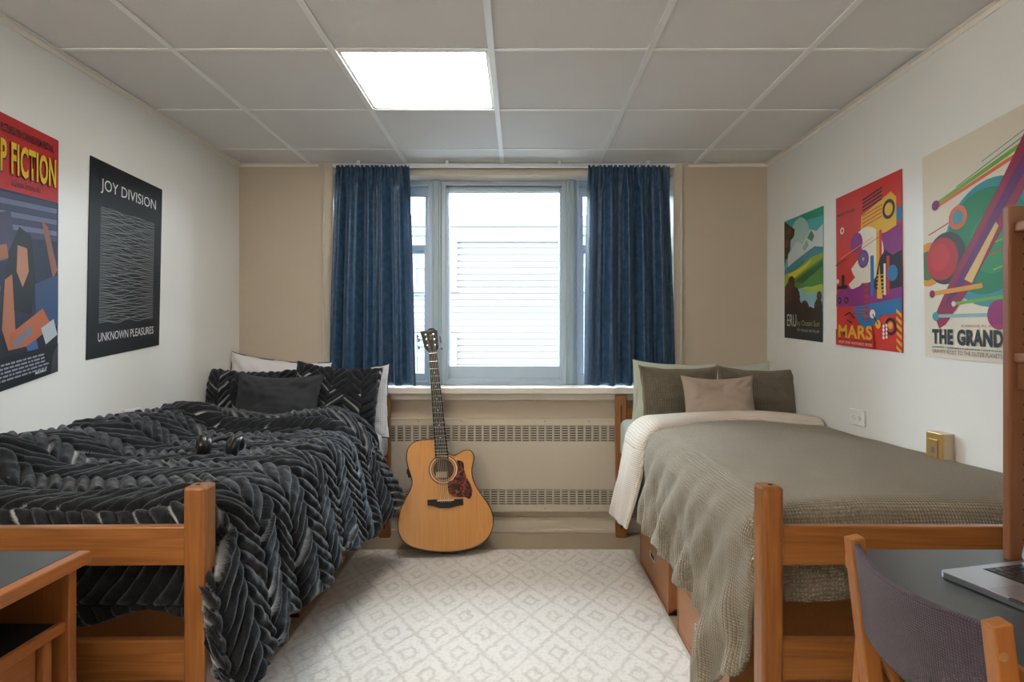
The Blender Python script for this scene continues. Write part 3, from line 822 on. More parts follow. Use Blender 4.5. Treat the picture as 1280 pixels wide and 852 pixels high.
# -- pillows
def pillow(label, px, py, y, wd, ht_, th, mat, roll=0, lean=18, yaw=0, plush=None, flange=0, flmat=None, cat='pillow', nm='pillow', group=None, seed=0, piping=None, zoff=0):
    n = 150 if plush else 64
    c = W(px, py, y)
    root = empty(nm, c)
    root.rotation_euler = (R(-lean), R(roll), R(yaw))
    a = np.linspace(-1, 1, n)
    U, V = np.meshgrid(a, a, indexing='ij')
    g = np.random.default_rng(seed)
    def sheet(sgn):
        pin = .07
        x = U * wd / 2 * (1 - pin * (1 - V ** 2)); z = V * ht_ / 2 * (1 - pin * 1.2 * (1 - U ** 2))
        tk = th / 2 * np.clip((1 - np.abs(U) ** 2.4) * (1 - np.abs(V) ** 2.4), 0, 1) ** .5 * 1.12
        wr = .034 * (vnoise(U, V, seed + 3, 2.2) - .5) + .014 * (vnoise(U * 1.0, V, seed + 4, 5) - .5)
        corner = .010 * np.sin((np.abs(U) - np.abs(V)) * 16 + seed) * (np.abs(U * V)) ** 1.2
        tk = tk + (wr + corner) * np.clip((1 - U ** 6) * (1 - V ** 6), 0, 1)
        tk = np.maximum(tk, .003)
        sag = -.012 * (1 - U ** 2) * (V > 0) * V
        P = np.stack([x, sgn * tk * 1.0, z + sag], -1)
        return P
    F = sheet(-1); B = sheet(1)
    att = None
    if plush:
        Nf = normals(F); Nf = -Nf if Nf[n // 2, n // 2, 1] > 0 else Nf
        h, l = chevron(F[..., 0] + .5 + seed * .02, F[..., 2] + 1.0, colw=.085, pitch=.046, slope=1.0, amp=.014, seed=plush, lite=.5)
        ed = np.clip((1 - np.maximum(np.abs(U), np.abs(V))) / .04, 0, 1)
        F = F + Nf * (h * (.35 + .65 * ed))[..., None]
        att = l
    # join both sheets into one closed shell grid (front then back mirrored)
    uvs = np.stack([F[..., 0], F[..., 2]], -1)
    P = np.concatenate([F, B[::-1]], 0)
    P = np.concatenate([P, P[:1]], 0)
    UV = np.concatenate([uvs, uvs[::-1]], 0); UV = np.concatenate([UV, UV[:1]], 0)
    if att is not None: att = np.concatenate([att, att[::-1] * 0, att[:1]], 0)
    o = grid_mesh('cover', P, mat, root, uv=UV, attr=att)
    bm = bmesh.new(); bm.from_mesh(o.data)
    bmesh.ops.remove_doubles(bm, verts=bm.verts, dist=.0004)
    be = [e for e in bm.edges if e.is_boundary]
    if be: bmesh.ops.bridge_loops(bm, edges=be) if False else None
    bmesh.ops.recalc_face_normals(bm, faces=bm.faces); bm.to_mesh(o.data); bm.free()
    # border strip that closes the ends / flange or piping
    k = 40
    loop = []
    for s_ in range(4):
        for i in range(k):
            q = -1 + 2 * i / k
            loop.append({0: (q, -1), 1: (1, q), 2: (-q, 1), 3: (-1, -q)}[s_])
    def edgep(u_, v_, grow=0):
        x = u_ * wd / 2 * (1 - .07 * (1 - v_ * v_)); z = v_ * ht_ / 2 * (1 - .084 * (1 - u_ * u_)) + (-.012 * (1 - u_ * u_) * v_ if v_ > 0 else 0)
        l_ = math.hypot(x, z); return (x * (1 + grow / l_), 0, z * (1 + grow / l_))
    if flange:
        m_ = MB(); nn = len(loop)
        vs = []
        for j, (u_, v_) in enumerate(loop):
            wv = .004 * math.sin(j * .55)
            p0 = edgep(u_, v_, -.008); p1 = edgep(u_, v_, flange)
            vs += [(p0[0], -.004, p0[2]), (p1[0], wv - .002, p1[2]), (p1[0], wv + .002, p1[2]), (p0[0], .004, p0[2])]
        fs = []
        for j in range(nn):
            a0 = j * 4; b0 = ((j + 1) % nn) * 4
            for q in range(4): fs.append((a0 + q, a0 + (q + 1) % 4, b0 + (q + 1) % 4, b0 + q))
        m_.add(vs, fs).build('flange', flmat or mat, root, smooth=True)
    mp = piping or mat
    pb = MB().tube([edgep(u_, v_, flange if (flange and piping) else 0) for u_, v_ in loop], .0035 if not piping else .003, 6, closed=True)
    pb.build('piping', mp if not plush else BLACKM, root, smooth=True)
    tag(root, label, cat, group)
    return root

SHW = plain('white pillow cotton', (.66, .66, .67), .85, noise=.03, nscale=60, bump=.2)
def stripe_mat():
    m = waffle_mat('white quilted cotton', (.66, .68, .74), (.52, .54, .60), .012, .5); return m
SHQ = stripe_mat()
GREY = plain('charcoal linen', (.026, .029, .035), .9, noise=.35, nscale=420, bump=.5)
MINT = plain('mint grey cotton', (.52, .56, .47), .85, noise=.03, nscale=60, bump=.2)
PINKB = plain('dusty beige linen', (.37, .29, .235), .9, noise=.16, nscale=380, bump=.4)
BLKPIPE = plain('black piping', (.015, .015, .017), .6)
OLIVEP = waffle_mat('olive waffle pillow', (0.185, 0.155, 0.105), (0.08, 0.064, 0.038), .012)

pillow('white pillow with black piping standing behind the black pillows in the left corner', 345, 492, 3.66, .60, .44, .12, SHW, roll=6, lean=9, piping=BLKPIPE, flange=.012, seed=1, nm='pillow')
pillow('white quilted pillow with black piping at the guitar side of the left bed', 437, 503, 3.585, .47, .42, .13, SHQ, roll=-4, lean=12, yaw=-6, piping=BLKPIPE, flange=.014, seed=2, nm='pillow')
pillow('black plush chevron pillow at the wall side of the left bed', 312, 501, 3.45, .54, .38, .15, PLUSH, roll=1, lean=16, plush=31, seed=4, group='black plush pillows')
pillow('black plush chevron pillow standing nearest the guitar on the left bed', 420, 502, 3.38, .475, .43, .15, PLUSH, roll=5, lean=14, yaw=8, plush=37, seed=6, group='black plush pillows')
pillow('small plain charcoal grey cushion in front of the black plush pillows', 346, 503, 3.21, .46, .32, .13, GREY, roll=1, lean=20, seed=7, cat='cushion', nm='cushion')
pillow('pale mint pillow behind the olive pillow nearest the curtain', 842, 493, 3.65, .475, .38, .13, MINT, roll=3, lean=10, flange=.022, seed=8, group='mint pillows')
pillow('pale mint pillow behind the olive pillow nearest the right wall', 924, 492, 3.65, .39, .35, .12, MINT, roll=-4, lean=10, flange=.018, seed=9, group='mint pillows')
pillow('olive waffle pillow at the curtain side of the right bed', 851, 497, 3.48, .46, .37, .14, OLIVEP, roll=1, lean=16, yaw=6, flange=.012, seed=10, group='olive waffle pillows')
pillow('olive waffle pillow against the right wall on the right bed', 947, 497, 3.48, .44, .36, .14, OLIVEP, roll=2, lean=16, yaw=-8, flange=.008, seed=11, group='olive waffle pillows')
pillow('small dusty beige cushion in front of the olive pillows', 899, 500, 3.29, .395, .275, .12, PINKB, roll=0, lean=18, seed=12, cat='cushion', nm='cushion')

# ------------------------------------------------------------------ headphones
hp = empty('headphones', (-1.12, 2.24, .792), 0, rot=(R(4), R(3), R(12)))
for sx, yw_, nx in ((-.052, 35, -1), (.055, -15, 1)):
    cup = MB().lathe([(.008, -.026), (.020, -.0255), (.021, -.023), (.030, -.022), (.037, -.014), (.039, -.005), (.0375, -.003), (.0375, -.001), (.041, .002), (.043, .010), (.041, .019), (.033, .024), (.024, .022), (.02, .014)], (0, 0, 0), 'x', 32)
    c_ = cup.build('ear_cup', BLACKP, hp, smooth=True)
    c_.location = (sx, 0, .035); c_.rotation_euler = (0, R(8 * nx), R(90 * (nx < 0) * 2 + yw_ * .6))
    ring = MB().lathe([(.0372, -.0055), (.0378, -.0045), (.0372, -.0035)], (0, 0, 0), 'x', 32).build('trim_ring', plain('dark chrome', (.3, .31, .33), .2, 1), c_, smooth=True)
pts = []
for i in range(17):
    a = PI * i / 16
    pts.append((-.078 * math.cos(a), .02 + .125 * math.sin(a), .012 + .022 * math.sin(a)))
MB().tube(pts, [.006 + .004 * math.sin(PI * i / 16) for i in range(17)], 10).build('headband', BLACKM, hp, smooth=True)
tag(hp, 'black over-ear headphones lying on the black duvet', 'headphones')

# ------------------------------------------------------------------ guitar
def guitar():
    org = Vector(((557 - 649) / FPX * 3.33, 3.33, .048))
    lean = R(20.5); yaw = R(10)
    Rm = Matrix.Rotation(yaw, 3, 'Z') @ Matrix.Rotation(-lean, 3, 'X')
    ex, ey, ez = Rm @ Vector((1, 0, 0)), Rm @ Vector((0, 1, 0)), Rm @ Vector((0, 0, 1))   # across, back, up along the face
    cam_p = Vector((0, 0, CAMZ))
    def loc(zx, zy, off=0.0):                 # crop coordinates (zoomed by 2.84) -> face-plane coordinates
        px = 470 + zx / 2.84; py = 400 + zy / 2.84
        d = W(px, py, 1.0) - cam_p
        n = ey
        o_ = org + n * off
        t = (o_ - cam_p).dot(n) / d.dot(n)
        p = cam_p + d * t - o_
        return p.dot(ex), p.dot(ez)
    root = empty('acoustic_guitar', org); root.rotation_euler = Rm.to_euler()
    tag(root, 'natural wood acoustic guitar leaning on the window sill beside the left bed', 'guitar')
    out = [(208,424),(180,424),(150,428),(128,438),(114,456),(108,480),(110,505),(118,535),(127,562),(128,585),(118,610),(104,635),(90,665),(81,700),(78,730),(84,760),(98,785),(125,803),(160,813),(205,820),(250,822),(300,818),(340,808),(375,792),(400,768),(413,738),(416,710),(411,680),(398,652),(378,625),(362,602),(350,580),(342,555),(340,530),(345,505),(348,485),(341,468),(328,461),(312,463),(295,472),(278,480),(262,476),(254,466),(250,440),(248,424)]
    raw = [loc(*p) for p in out]
    # Catmull-Rom smoothing
    pts = []
    n = len(raw)
    for i in range(n):
        p0, p1, p2, p3 = [Vector(raw[(i + k) % n]) for k in (-1, 0, 1, 2)]
        for t in (0, .33, .66):
            pts.append(tuple(.5 * ((2*p1) + (-p0+p2)*t + (2*p0-5*p1+4*p2-p3)*t*t + (-p0+3*p1-3*p2+p3)*t**3)))
    T = .125
    TOPW = wood('z', (0.62, 0.29, 0.085), (0.47, 0.20, 0.05), .25, 'spruce', .45)
    BACK = wood('z', (0.20, 0.065, 0.025), (0.10, 0.03, 0.012), .25, 'mahogany', .7)
    F = lambda x, z, y: (x, y, z)
    MB().prism(pts, d=T, base=lambda x, z, y: (x, y + .004, z)).build('body', BACK, root)
    sh = [loc(240, 530)]; hc = sh[0]; hr = abs(loc(277, 530)[0] - hc[0])
    # soundboard with hole
    bm = bmesh.new()
    ov = [bm.verts.new((x, -.001, z)) for x, z in pts]
    oe = [bm.edges.new((ov[i], ov[(i + 1) % len(ov)])) for i in range(len(ov))]
    iv = [bm.verts.new((hc[0] + hr * math.cos(2*PI*j/40), -.001, hc[1] + hr * math.sin(2*PI*j/40))) for j in range(40)]
    ie = [bm.edges.new((iv[i], iv[(i + 1) % 40])) for i in range(40)]
    bmesh.ops.triangle_fill(bm, edges=oe + ie, use_beauty=True)
    me = bpy.data.meshes.new('soundboard'); bm.to_mesh(me); bm.free(); me.materials.append(TOPW)
    so = bpy.data.objects.new('soundboard', me); COL.objects.link(so); so.parent = root
    md = so.modifiers.new('s', 'SOLIDIFY'); md.thickness = .003; md.offset = 0
    # binding
    MB().tube([(x, -.001, z) for x, z in pts], .003, 6, closed=True).build('binding', BLACKM, root, smooth=True)
    # sound hole interior + label
    MB().lathe([(hr, .0), (hr, .003)], (hc[0], .001, hc[1]), 'y', 40).build('sound_hole', plain('dark inside', (.06, .03, .018), .7), root)
    MB().box((hc[0] - .045, -.0003, hc[1] - .045), (hc[0] + .02, .0008, hc[1] - .012)).build('maker_label', plain('paper', (.42, .33, .22), .8), root)
    for r0, r1, mt in ((1.10, 1.16, BLACKM), (1.20, 1.30, plain('rosette cream', (.55, .42, .24), .4)), (1.34, 1.42, BLACKM)):
        ring = MB(); nn = 56; vs = []; fs = []
        for j in range(nn):
            a = 2*PI*j/nn
            for r_, yy in ((r0, -.0028), (r1, -.0028), (r1, -.0036), (r0, -.0036)): vs.append((hc[0] + hr*r_*math.cos(a), yy, hc[1] + hr*r_*math.sin(a)))
            b0 = ((j+1) % nn)*4; a0 = j*4
            for q in range(4): fs.append((a0+q, a0+(q+1)%4, b0+(q+1)%4, b0+q))
        ring.add(vs, fs).build('rosette', mt, root)
    def poly(nm, zp, y0, y1, mat, bev=0, par=root):
        p = [loc(*q) for q in zp]
        return MB().prism(p, d=y1 - y0, base=lambda x, z, y: (x, y + y0, z)).build(nm, mat, par, bevel=bev)
    def tort():
        m, nt, b = new_mat('tortoiseshell'); setp(b, (.1, .02, .012), .15)
        N = nt.nodes; tc = N.new('ShaderNodeTexCoord'); n_ = N.new('ShaderNodeTexNoise'); n_.inputs['Scale'].default_value = 38; n_.inputs['Detail'].default_value = 3; n_.inputs['Distortion'].default_value = 1
        r_ = N.new('ShaderNodeValToRGB'); r_.color_ramp.elements[0].position = .45; r_.color_ramp.elements[0].color = (.025, .006, .006, 1); r_.color_ramp.elements[1].position = .72; r_.color_ramp.elements[1].color = (.30, .05, .02, 1)
        nt.links.new(tc.outputs['Object'], n_.inputs[0]); nt.links.new(n_.outputs['Fac'], r_.inputs[0]); nt.links.new(r_.outputs[0], b.inputs['Base Color']); return m
    poly('pickguard', [(287,498),(305,500),(311,507),(313,530),(320,558),(336,585),(342,605),(340,622),(332,635),(315,628),(295,628),(272,626),(258,612),(254,590),(256,574),(272,566),(286,548),(290,525)], -.006, -.0025, tort())
    EB = plain('ebony', (.012, .009, .008), .5, spec=.3)
    br = poly('bridge', [(182,638),(212,636),(230,640),(252,640),(280,636),(309,634),(310,656),(285,660),(262,667),(225,667),(205,660),(183,657)], -.014, -.002, EB, .001)
    poly('saddle', [(217,640),(276,637),(276,641),(217,644)], -.017, -.012, plain('bone', (.7, .66, .55), .4), 0, br)
    # neck + fretboard
    tl, tr_ = loc(188, 121), loc(215, 120); bl, brr = loc(210, 490), loc(258, 489)
    vs = []
    for (x, z) in (bl, brr, tr_, tl): vs += [(x, z)]
    MB().prism(vs, d=.012, base=lambda x, z, y: (x, y - .016, z)).build('fretboard', EB, root)
    hl, hrr = loc(208, 440), loc(251, 440)
    MB().prism([(hl[0]+.003, hl[1]), (hrr[0]-.003, hrr[1]), (tr_[0]-.002, tr_[1]), (tl[0]+.002, tl[1])], d=.022, base=lambda x, z, y: (x, y - .004, z)).build('neck', BACK, root, bevel=.006)
    def fp(f): # along the board, f=0 at nut .. 1 at the end
        return (tl[0] + (bl[0]-tl[0])*f, tl[1] + (bl[1]-tl[1])*f), (tr_[0] + (brr[0]-tr_[0])*f, tr_[1] + (brr[1]-tr_[1])*f)
    FW = plain('fret wire', (.75, .73, .68), .25, .8); PRL = plain('pearl', (.7, .7, .66), .3)
    for k in range(0, 21):
        f = (1 - 2 ** (-k / 12)) / (1 - 2 ** (-20.5 / 12))
        a, b_ = fp(f); MB().bar((a[0], -.0165, a[1]), (b_[0], -.0165, b_[1]), .0022 if k else .006, .0022).build('fret' if k else 'nut', FW, root)
    for k in (3, 5, 7, 9, 12, 15):
        f = (1 - 2 ** (-(k - .5) / 12)) / (1 - 2 ** (-20.5 / 12)); a, b_ = fp(f)
        MB().lathe([(.004, -.0168), (.004, -.0162)], ((a[0]+b_[0])/2, 0, (a[1]+b_[1])/2), 'y', 10).build('fret_marker', PRL, root)
    # headstock
    hs = poly('headstock', [(157,42),(180,38),(190,31),(203,30),(213,38),(217,37),(218,60),(222,98),(214,112),(214,121),(188,121),(186,112),(172,98),(165,70)], -.012, .006, EB, .002)
    # lettering stand: script-like inlay mark
    a = loc(172, 43); b_ = loc(202, 38)
    mk = MB(); mp_ = []
    for i in range(30):
        f = i / 29; mp_.append((a[0] + (b_[0]-a[0])*f, -.0128, a[1] + (b_[1]-a[1])*f + .006*math.sin(f*21)*(1-f*.6)))
    mk.tube(mp_, .0014, 5)
    c0 = loc(194, 62)
    for dz in (-.012, 0, .012):
        mk.tube([(c0[0]-.006, -.0128, c0[1]+dz-.004), (c0[0], -.0128, c0[1]+dz+.003), (c0[0]+.006, -.0128, c0[1]+dz-.002)], .0012, 5)
    mk.build('inlay_mark', plain('gold inlay', (.60, .48, .28), .35), hs)
    PEGM = plain('peg metal', (.42, .40, .36), .35, .9)
    pegs = [(176,54,147,57),(179,70,152,70),(183,92,152,96),(203,52,228,60),(207,70,230,74),(209,90,234,98)]
    strings = MB()
    for i, (zx, zy, bx_, by_) in enumerate(pegs):
        p = loc(zx, zy); b_ = loc(bx_, by_)
        pg = MB(); pg.lathe([(.0058, -.0125), (.0058, -.0135), (.003, -.0135), (.003, -.020)], (p[0], 0, p[1]), 'y', 14)
        pg.tube([(p[0], .004, p[1]), (b_[0], .004, b_[1])], .0025, 8)
        po = pg.build('tuning_post', PEGM, root, smooth=False)
        kb = MB(); kb.lathe([(.004, -.006), (.011, -.005), (.013, 0), (.011, .005), (.004, .006)], (b_[0], .004, b_[1]), 'x', 14)
        kb.build('tuning_peg', plain('grey peg button', (.16, .18, .18), .3), po, smooth=True)
        # string
        f = (i % 3) if i < 3 else 5 - (i - 3)
        fs_ = ([2, 1, 0] if False else [0, 1, 2])[i % 3]
        lane = (.12 + .15 * (2 - i % 3)) if i < 3 else (.88 - .15 * (2 - (i - 3)))
        na = tl[0] + (tr_[0]-tl[0])*lane, tl[1] + (tr_[1]-tl[1])*lane
        be = loc(222 + (268 - 222) * lane + 2, 648)
        strings.tube([(p[0], -.019, p[1]), (na[0], -.0195, na[1]), (be[0], -.0185, be[1])], .0011 - .0001 * 0, 5)
    strings.build('strings', plain('string bronze', (.72, .62, .48), .3, .9), root)
    # strap button at the tail, jack plate on the left rim
    q = loc(250, 822)
    MB().lathe([(.006, 0), (.004, -.008), (.008, -.014), (.006, -.017)], (q[0], .06, q[1]), 'z', 14).build('strap_button', PEGM, root, smooth=True)
    j = loc(120, 530)
    pr = MB(); pr.box((j[0] - .012, .02, j[1] - .035), (j[0] + .02, .09, j[1] + .03)); pr.box((j[0] - .018, .035, j[1] - .02), (j[0], .07, j[1] + .01))
    pr.build('preamp_box', BLACKP, root, bevel=.004)
guitar()

# ------------------------------------------------------------------ posters
PX_CACHE = {}
def cmat(col, rough=.42):
    key = tuple(round(c, 3) for c in col)
    if key not in PX_CACHE:
        PX_CACHE[key] = plain('print %02d' % len(PX_CACHE), tuple((c / 255) ** 2.2 * .82 for c in col), rough, spec=.3)
    return PX_CACHE[key]

class Poster:
    """print coordinates: u 0..1 left to right, v 0..1 top to bottom, as the viewer in the room sees them"""
    def __init__(s, side, TL, TR, BR, BL_, sheet_col, label, ratio):
        s.side = side; s.c = [TL, TR, BR, BL_]; s.ratio = ratio
        s.x = (XL if side < 0 else XR)
        cy = sum(p[0] for p in s.c) / 4; cz = sum(p[1] for p in s.c) / 4
        s.o = Vector((s.x, cy, cz))
        s.root = empty('poster', s.o); tag(s.root, label, 'poster')
        m = MB(); k = 12; vs = []; 
        m.mi = 0
        for i in range(k):
            pass
        a = [s.map(u, v, 0) for u, v in ((0,0),(1,0),(1,1),(0,1))]; b = [s.map(u, v, -.0022) for u, v in ((0,0),(1,0),(1,1),(0,1))]
        m.add(a + b, [(0,1,2,3),(7,6,5,4),(0,4,5,1),(1,5,6,2),(2,6,7,3),(3,7,4,0)])
        m.build('sheet', cmat(sheet_col), s.root)
        s.art = MB(); s.mats = []; s.layer = 0
    def map(s, u, v, h):
        TL, TR, BR, BL_ = s.c
        y = (TL[0]*(1-u) + TR[0]*u)*(1-v) + (BL_[0]*(1-u) + BR[0]*u)*v
        z = (TL[1]*(1-u) + TR[1]*u)*(1-v) + (BL_[1]*(1-u) + BR[1]*u)*v
        x = s.x + (-s.side) * (.0035 + h)
        return (x - s.o.x, y - s.o.y, z - s.o.z)
    def poly(s, pts, col):
        # clip to the sheet
        pts = clip01(pts)
        if len(pts) < 3: return
        m = cmat(col)
        if m not in s.mats: s.mats.append(m)
        s.layer += 1
        s.art.mi = s.mats.index(m)
        h = .00025 + .00005 * s.layer
        # triangulate with mathutils for concave outlines
        from mathutils.geometry import tessellate_polygon
        tris = tessellate_polygon([[Vector((p[0], p[1], 0)) for p in pts]])
        s.art.add([s.map(u, v, h) for u, v in pts], [tuple(t) for t in tris])
    def rect(s, u0, v0, u1, v1, col): s.poly([(u0,v0),(u1,v0),(u1,v1),(u0,v1)], col)
    def disc(s, u, v, r, col, n=36, a0=0, a1=360):
        pts = [(u + r * math.cos(R(a0 + (a1-a0)*i/n)), v + r * s.ratio * math.sin(R(a0 + (a1-a0)*i/n))) for i in range(n + (a1-a0 != 360))]
        s.poly(pts, col)
    def ring(s, u, v, r, r2, col, inner): s.disc(u, v, r, col); s.disc(u, v, r2, inner)
    def line(s, p, q, wd, col):
        (u0, v0), (u1, v1) = p, q
        dx, dy = (u1-u0), (v1-v0) / s.ratio; l = math.hypot(dx, dy); nx, ny = -dy/l*wd/2, dx/l*wd/2
        s.poly([(u0+nx, v0+ny*s.ratio), (u1+nx, v1+ny*s.ratio), (u1-nx, v1-ny*s.ratio), (u0-nx, v0-ny*s.ratio)], col)
    def pill(s, p, q, wd, col): s.line(p, q, wd, col); s.disc(*p, wd/2, col, 14); s.disc(*q, wd/2, col, 14)
    def text(s, body, u0, v0, u1, v1, col, bold=0.0, shear=0.0, name='lettering', h=.0032):
        cu = bpy.data.curves.new('txt', 'FONT'); cu.body = body; cu.offset = bold; cu.shear = shear; cu.resolution_u = 3; cu.fill_mode = 'FRONT'
        if bold: cu.space_character = 1 + bold * 2.2
        t = bpy.data.objects.new('txt', cu); COL.objects.link(t)
        bpy.context.view_layer.update()
        me = bpy.data.meshes.new_from_object(t.evaluated_get(bpy.context.evaluated_depsgraph_get()))
        bpy.data.objects.remove(t); bpy.data.curves.remove(cu)
        co = np.zeros(len(me.vertices) * 3); me.vertices.foreach_get('co', co); co = co.reshape(-1, 3)
        mn = co.min(0); mx = co.max(0)
        s.layer += 1
        for v in me.vertices:
            fu = (v.co.x - mn[0]) / (mx[0] - mn[0]); fv = (v.co.y - mn[1]) / (mx[1] - mn[1])
            uu = u0 + (u1-u0)*fu; vv = v1 + (v0-v1)*fv
            v.co = s.map(uu, vv, .0003 + .00005 * s.layer)
        me.materials.clear(); me.materials.append(cmat(col))
        o = bpy.data.objects.new(name, me); COL.objects.link(o); o.parent = s.root
        return o
    def done(s):
        if s.art.f:
            me = bpy.data.meshes.new('artwork'); me.from_pydata(s.art.v, [], s.art.f)
            for m in s.mats: me.materials.append(m)
            me.polygons.foreach_set('material_index', s.art.m)
            o = bpy.data.objects.new('artwork', me); COL.objects.link(o); o.parent = s.root

def clip01(pts):
    for ax, lim, sg in ((0, 0, 1), (0, 1, -1), (1, 0, 1), (1, 1, -1)):
        out = []
        for i in range(len(pts)):
            p, q = pts[i-1], pts[i]
            ip = (p[ax]-lim)*sg >= -1e-9; iq = (q[ax]-lim)*sg >= -1e-9
            if ip != iq:
                t = (lim - p[ax]) / (q[ax] - p[ax]); r = [p[0] + (q[0]-p[0])*t, p[1] + (q[1]-p[1])*t]; out.append(tuple(r))
            if iq: out.append(q)
        pts = out
        if not pts: return pts
    return pts

def wl(px, py):      # left-wall point of a photo pixel -> (y, z)
    d = -XL * FPX / (649 - px); return (d, CAMZ - (py - 422) / FPX * d)
def wr_(px, py):
    d = XR * FPX / (px - 649); return (d, CAMZ - (py - 422) / FPX * d)

# 1. red and yellow film poster (partly out of frame on the left)
TR1 = wl(72, 175.7); BR1 = wl(70.9, 464)
P1 = Poster(-1, (1.94, 2.010), TR1, BR1, (1.94, 1.02), (28, 26, 34), 'red-topped film poster with large yellow letters on the left wall', .42)
P1.rect(0, 0, 1, .272, (196, 38, 40))
for (a, b, c_) in ((.0, .06, (70, 72, 110)), (.12, .16, (120, 120, 150)), (.26, .1, (60, 55, 90))): pass
P1.rect(0, .272, 1, .80, (38, 40, 66))
for i in range(7): P1.line((0, .295 + i*.022), (.98, .285 + i*.024), .05, (112, 116, 150) if i % 2 else (66, 68, 100))
P1.poly([(0,.40),(.42,.345),(.5,.52),(0,.56)], (74, 66, 100))
P1.poly([(.40,.50),(.52,.40),(.66,.43),(.72,.62),(.66,.74),(.36,.70)], (18, 15, 20))
P1.poly([(.0,.50),(.38,.47),(.40,.52),(0,.57)], (176, 108, 74))
P1.poly([(.50,.47),(.61,.48),(.63,.57),(.56,.63),(.49,.57)], (196, 134, 104))
P1.poly([(.36,.60),(.44,.58),(.48,.80),(.40,.86),(.33,.78)], (186, 116, 84))
P1.poly([(.78,.36),(.86,.38),(.99,.56),(.93,.60)], (150, 98, 78))
P1.poly([(.70,.62),(1,.58),(1,.80),(.72,.80)], (54, 78, 120))
P1.poly([(.42,.80),(.80,.72),(.92,.80),(.62,.86),(.40,.86)], (190, 104, 62))
P1.poly([(.45,.83),(.66,.78),(.68,.81),(.47,.86)], (120, 124, 140))
P1.poly([(.78,.80),(.94,.77),(.99,.84),(.84,.87)], (186, 196, 206))
P1.poly([(.60,.86),(.72,.84),(.76,.90),(.66,.92)], (70, 100, 160))
for i, (a, b_) in enumerate(((.10,.55),(.18,.62),(.09,.70),(.14,.75))): P1.rect(a - .08, b_, a + .13, b_ + .022, (206, 160, 40))
P1.rect(0, .88, 1, 1, (14, 13, 16))
P1.poly([(.93,.92),(1,.88),(1,1),(.90,1)], (60, 60, 66)); 
for i in range(5):
    g_ = random.Random(i); u = .1
    while u < .82:
        l_ = g_.uniform(.02, .08); P1.rect(u, .905 + i*.014, u + l_, .912 + i*.014, (150, 150, 165)); u += l_ + .012
P1.done()
P1.text('PULP FICTION', .066, .097, .961, .217, (30, 18, 14), bold=.03)
P1.text('PULP FICTION', .06, .091, .955, .212, (240, 196, 40), bold=.03)
P1.text('WINNER · BEST PICTURE-1994 CANNES FILM FESTIVAL', -.0 + .04, .035, .93, .066, (20, 14, 14), bold=.02)
P1.text('a Quentin Tarantino film', .42, .228, .76, .258, (24, 14, 14), shear=.3)
P1.text('MIRAMAX', .70, .968, .84, .98, (235, 235, 235), bold=.02)

# 2. black poster, white lettering
P2 = Poster(-1, wl(112, 194), wl(202, 237), wl(198, 431), wl(107, 450), (26, 26, 27), 'black poster with white lettering and thin white lines on the left wall', .60)
for i in range(72):
    v0 = .235 + i * .0083
    g_ = random.Random(100 + i); amp = g_.uniform(.003, .010); ph = g_.uniform(0, 6); k_ = g_.uniform(3, 7)
    prev = None
    for j in range(21):
        u = .135 + j * .75 / 20
        env = math.exp(-((u - .5) / .30) ** 4)
        v = v0 - env * amp * math.sin(u * k_ * 3 + ph)
        if prev: P2.line(prev, (u, v), .0042, (140, 141, 142)); P2.layer -= 1
        prev = (u, v)
P2.done()
P2.text('JOY DIVISION', .13, .088, .90, .165, (238, 238, 238))
P2.text('UNKNOWN PLEASURES', .13, .875, .90, .920, (226, 226, 226))

# 3. green valley poster
P3 = Poster(1, wr_(981.3, 277), wr_(1029.9, 257), wr_(1029.3, 427.5), wr_(981.8, 421.6), (96, 176, 178), 'green painted valley poster with dark trees, leftmost on the right wall', .62)
P3.rect(0, 0, 1, .16, (72, 170, 170)); P3.poly([(.45,0),(1,0),(1,.07),(.6,.06)], (34, 150, 110))
P3.disc(.42, .18, .26, (170, 206, 196)); P3.poly([(.1,.30),(.35,.20),(.5,.24),(.7,.14),(.85,.17),(1,.13),(1,.34),(.1,.40)], (206, 218, 214))
P3.poly([(.62,.20),(.72,.15),(.80,.20),(.74,.24)], (90, 130, 110)); P3.poly([(.50,.27),(.62,.21),(.66,.26),(.56,.30)], (150, 180, 170))
P3.poly([(0,.42),(.3,.36),(.6,.31),(.8,.28),(1,.30),(1,.42),(0,.52)], (72, 134, 150))
P3.poly([(0,.46),(.3,.44),(.7,.36),(1,.34),(1,.44),(0,.56)], (150, 176, 50)); P3.poly([(.1,.46),(.5,.42),(.75,.37),(.6,.43),(.2,.52)], (214, 196, 50))
P3.poly([(0,.56),(.4,.49),(.75,.42),(1,.38),(1,.62),(.3,.60),(0,.66)], (80, 138, 58)); P3.poly([(.3,.53),(.7,.45),(1,.40),(1,.44),(.5,.55)], (48, 100, 48))
P3.poly([(.25,.60),(.6,.58),(1,.60),(1,.80),(.6,.84),(.3,.74)], (140, 190, 196)); P3.poly([(.45,.60),(1,.57),(1,.63),(.6,.63)], (170, 190, 70))
P3.poly([(0,.0),(.30,.10),(.26,.16),(.18,.18),(.16,.26),(.06,.30),(0,.40)], (62, 64, 34))
for (u, v, r, c_) in ((.14,.10,.06,(120,60,30)),(.24,.13,.05,(70,70,34)),(.08,.2,.06,(140,70,36)),(.06,.3,.05,(60,70,34))): P3.disc(u, v, r, c_, 10)
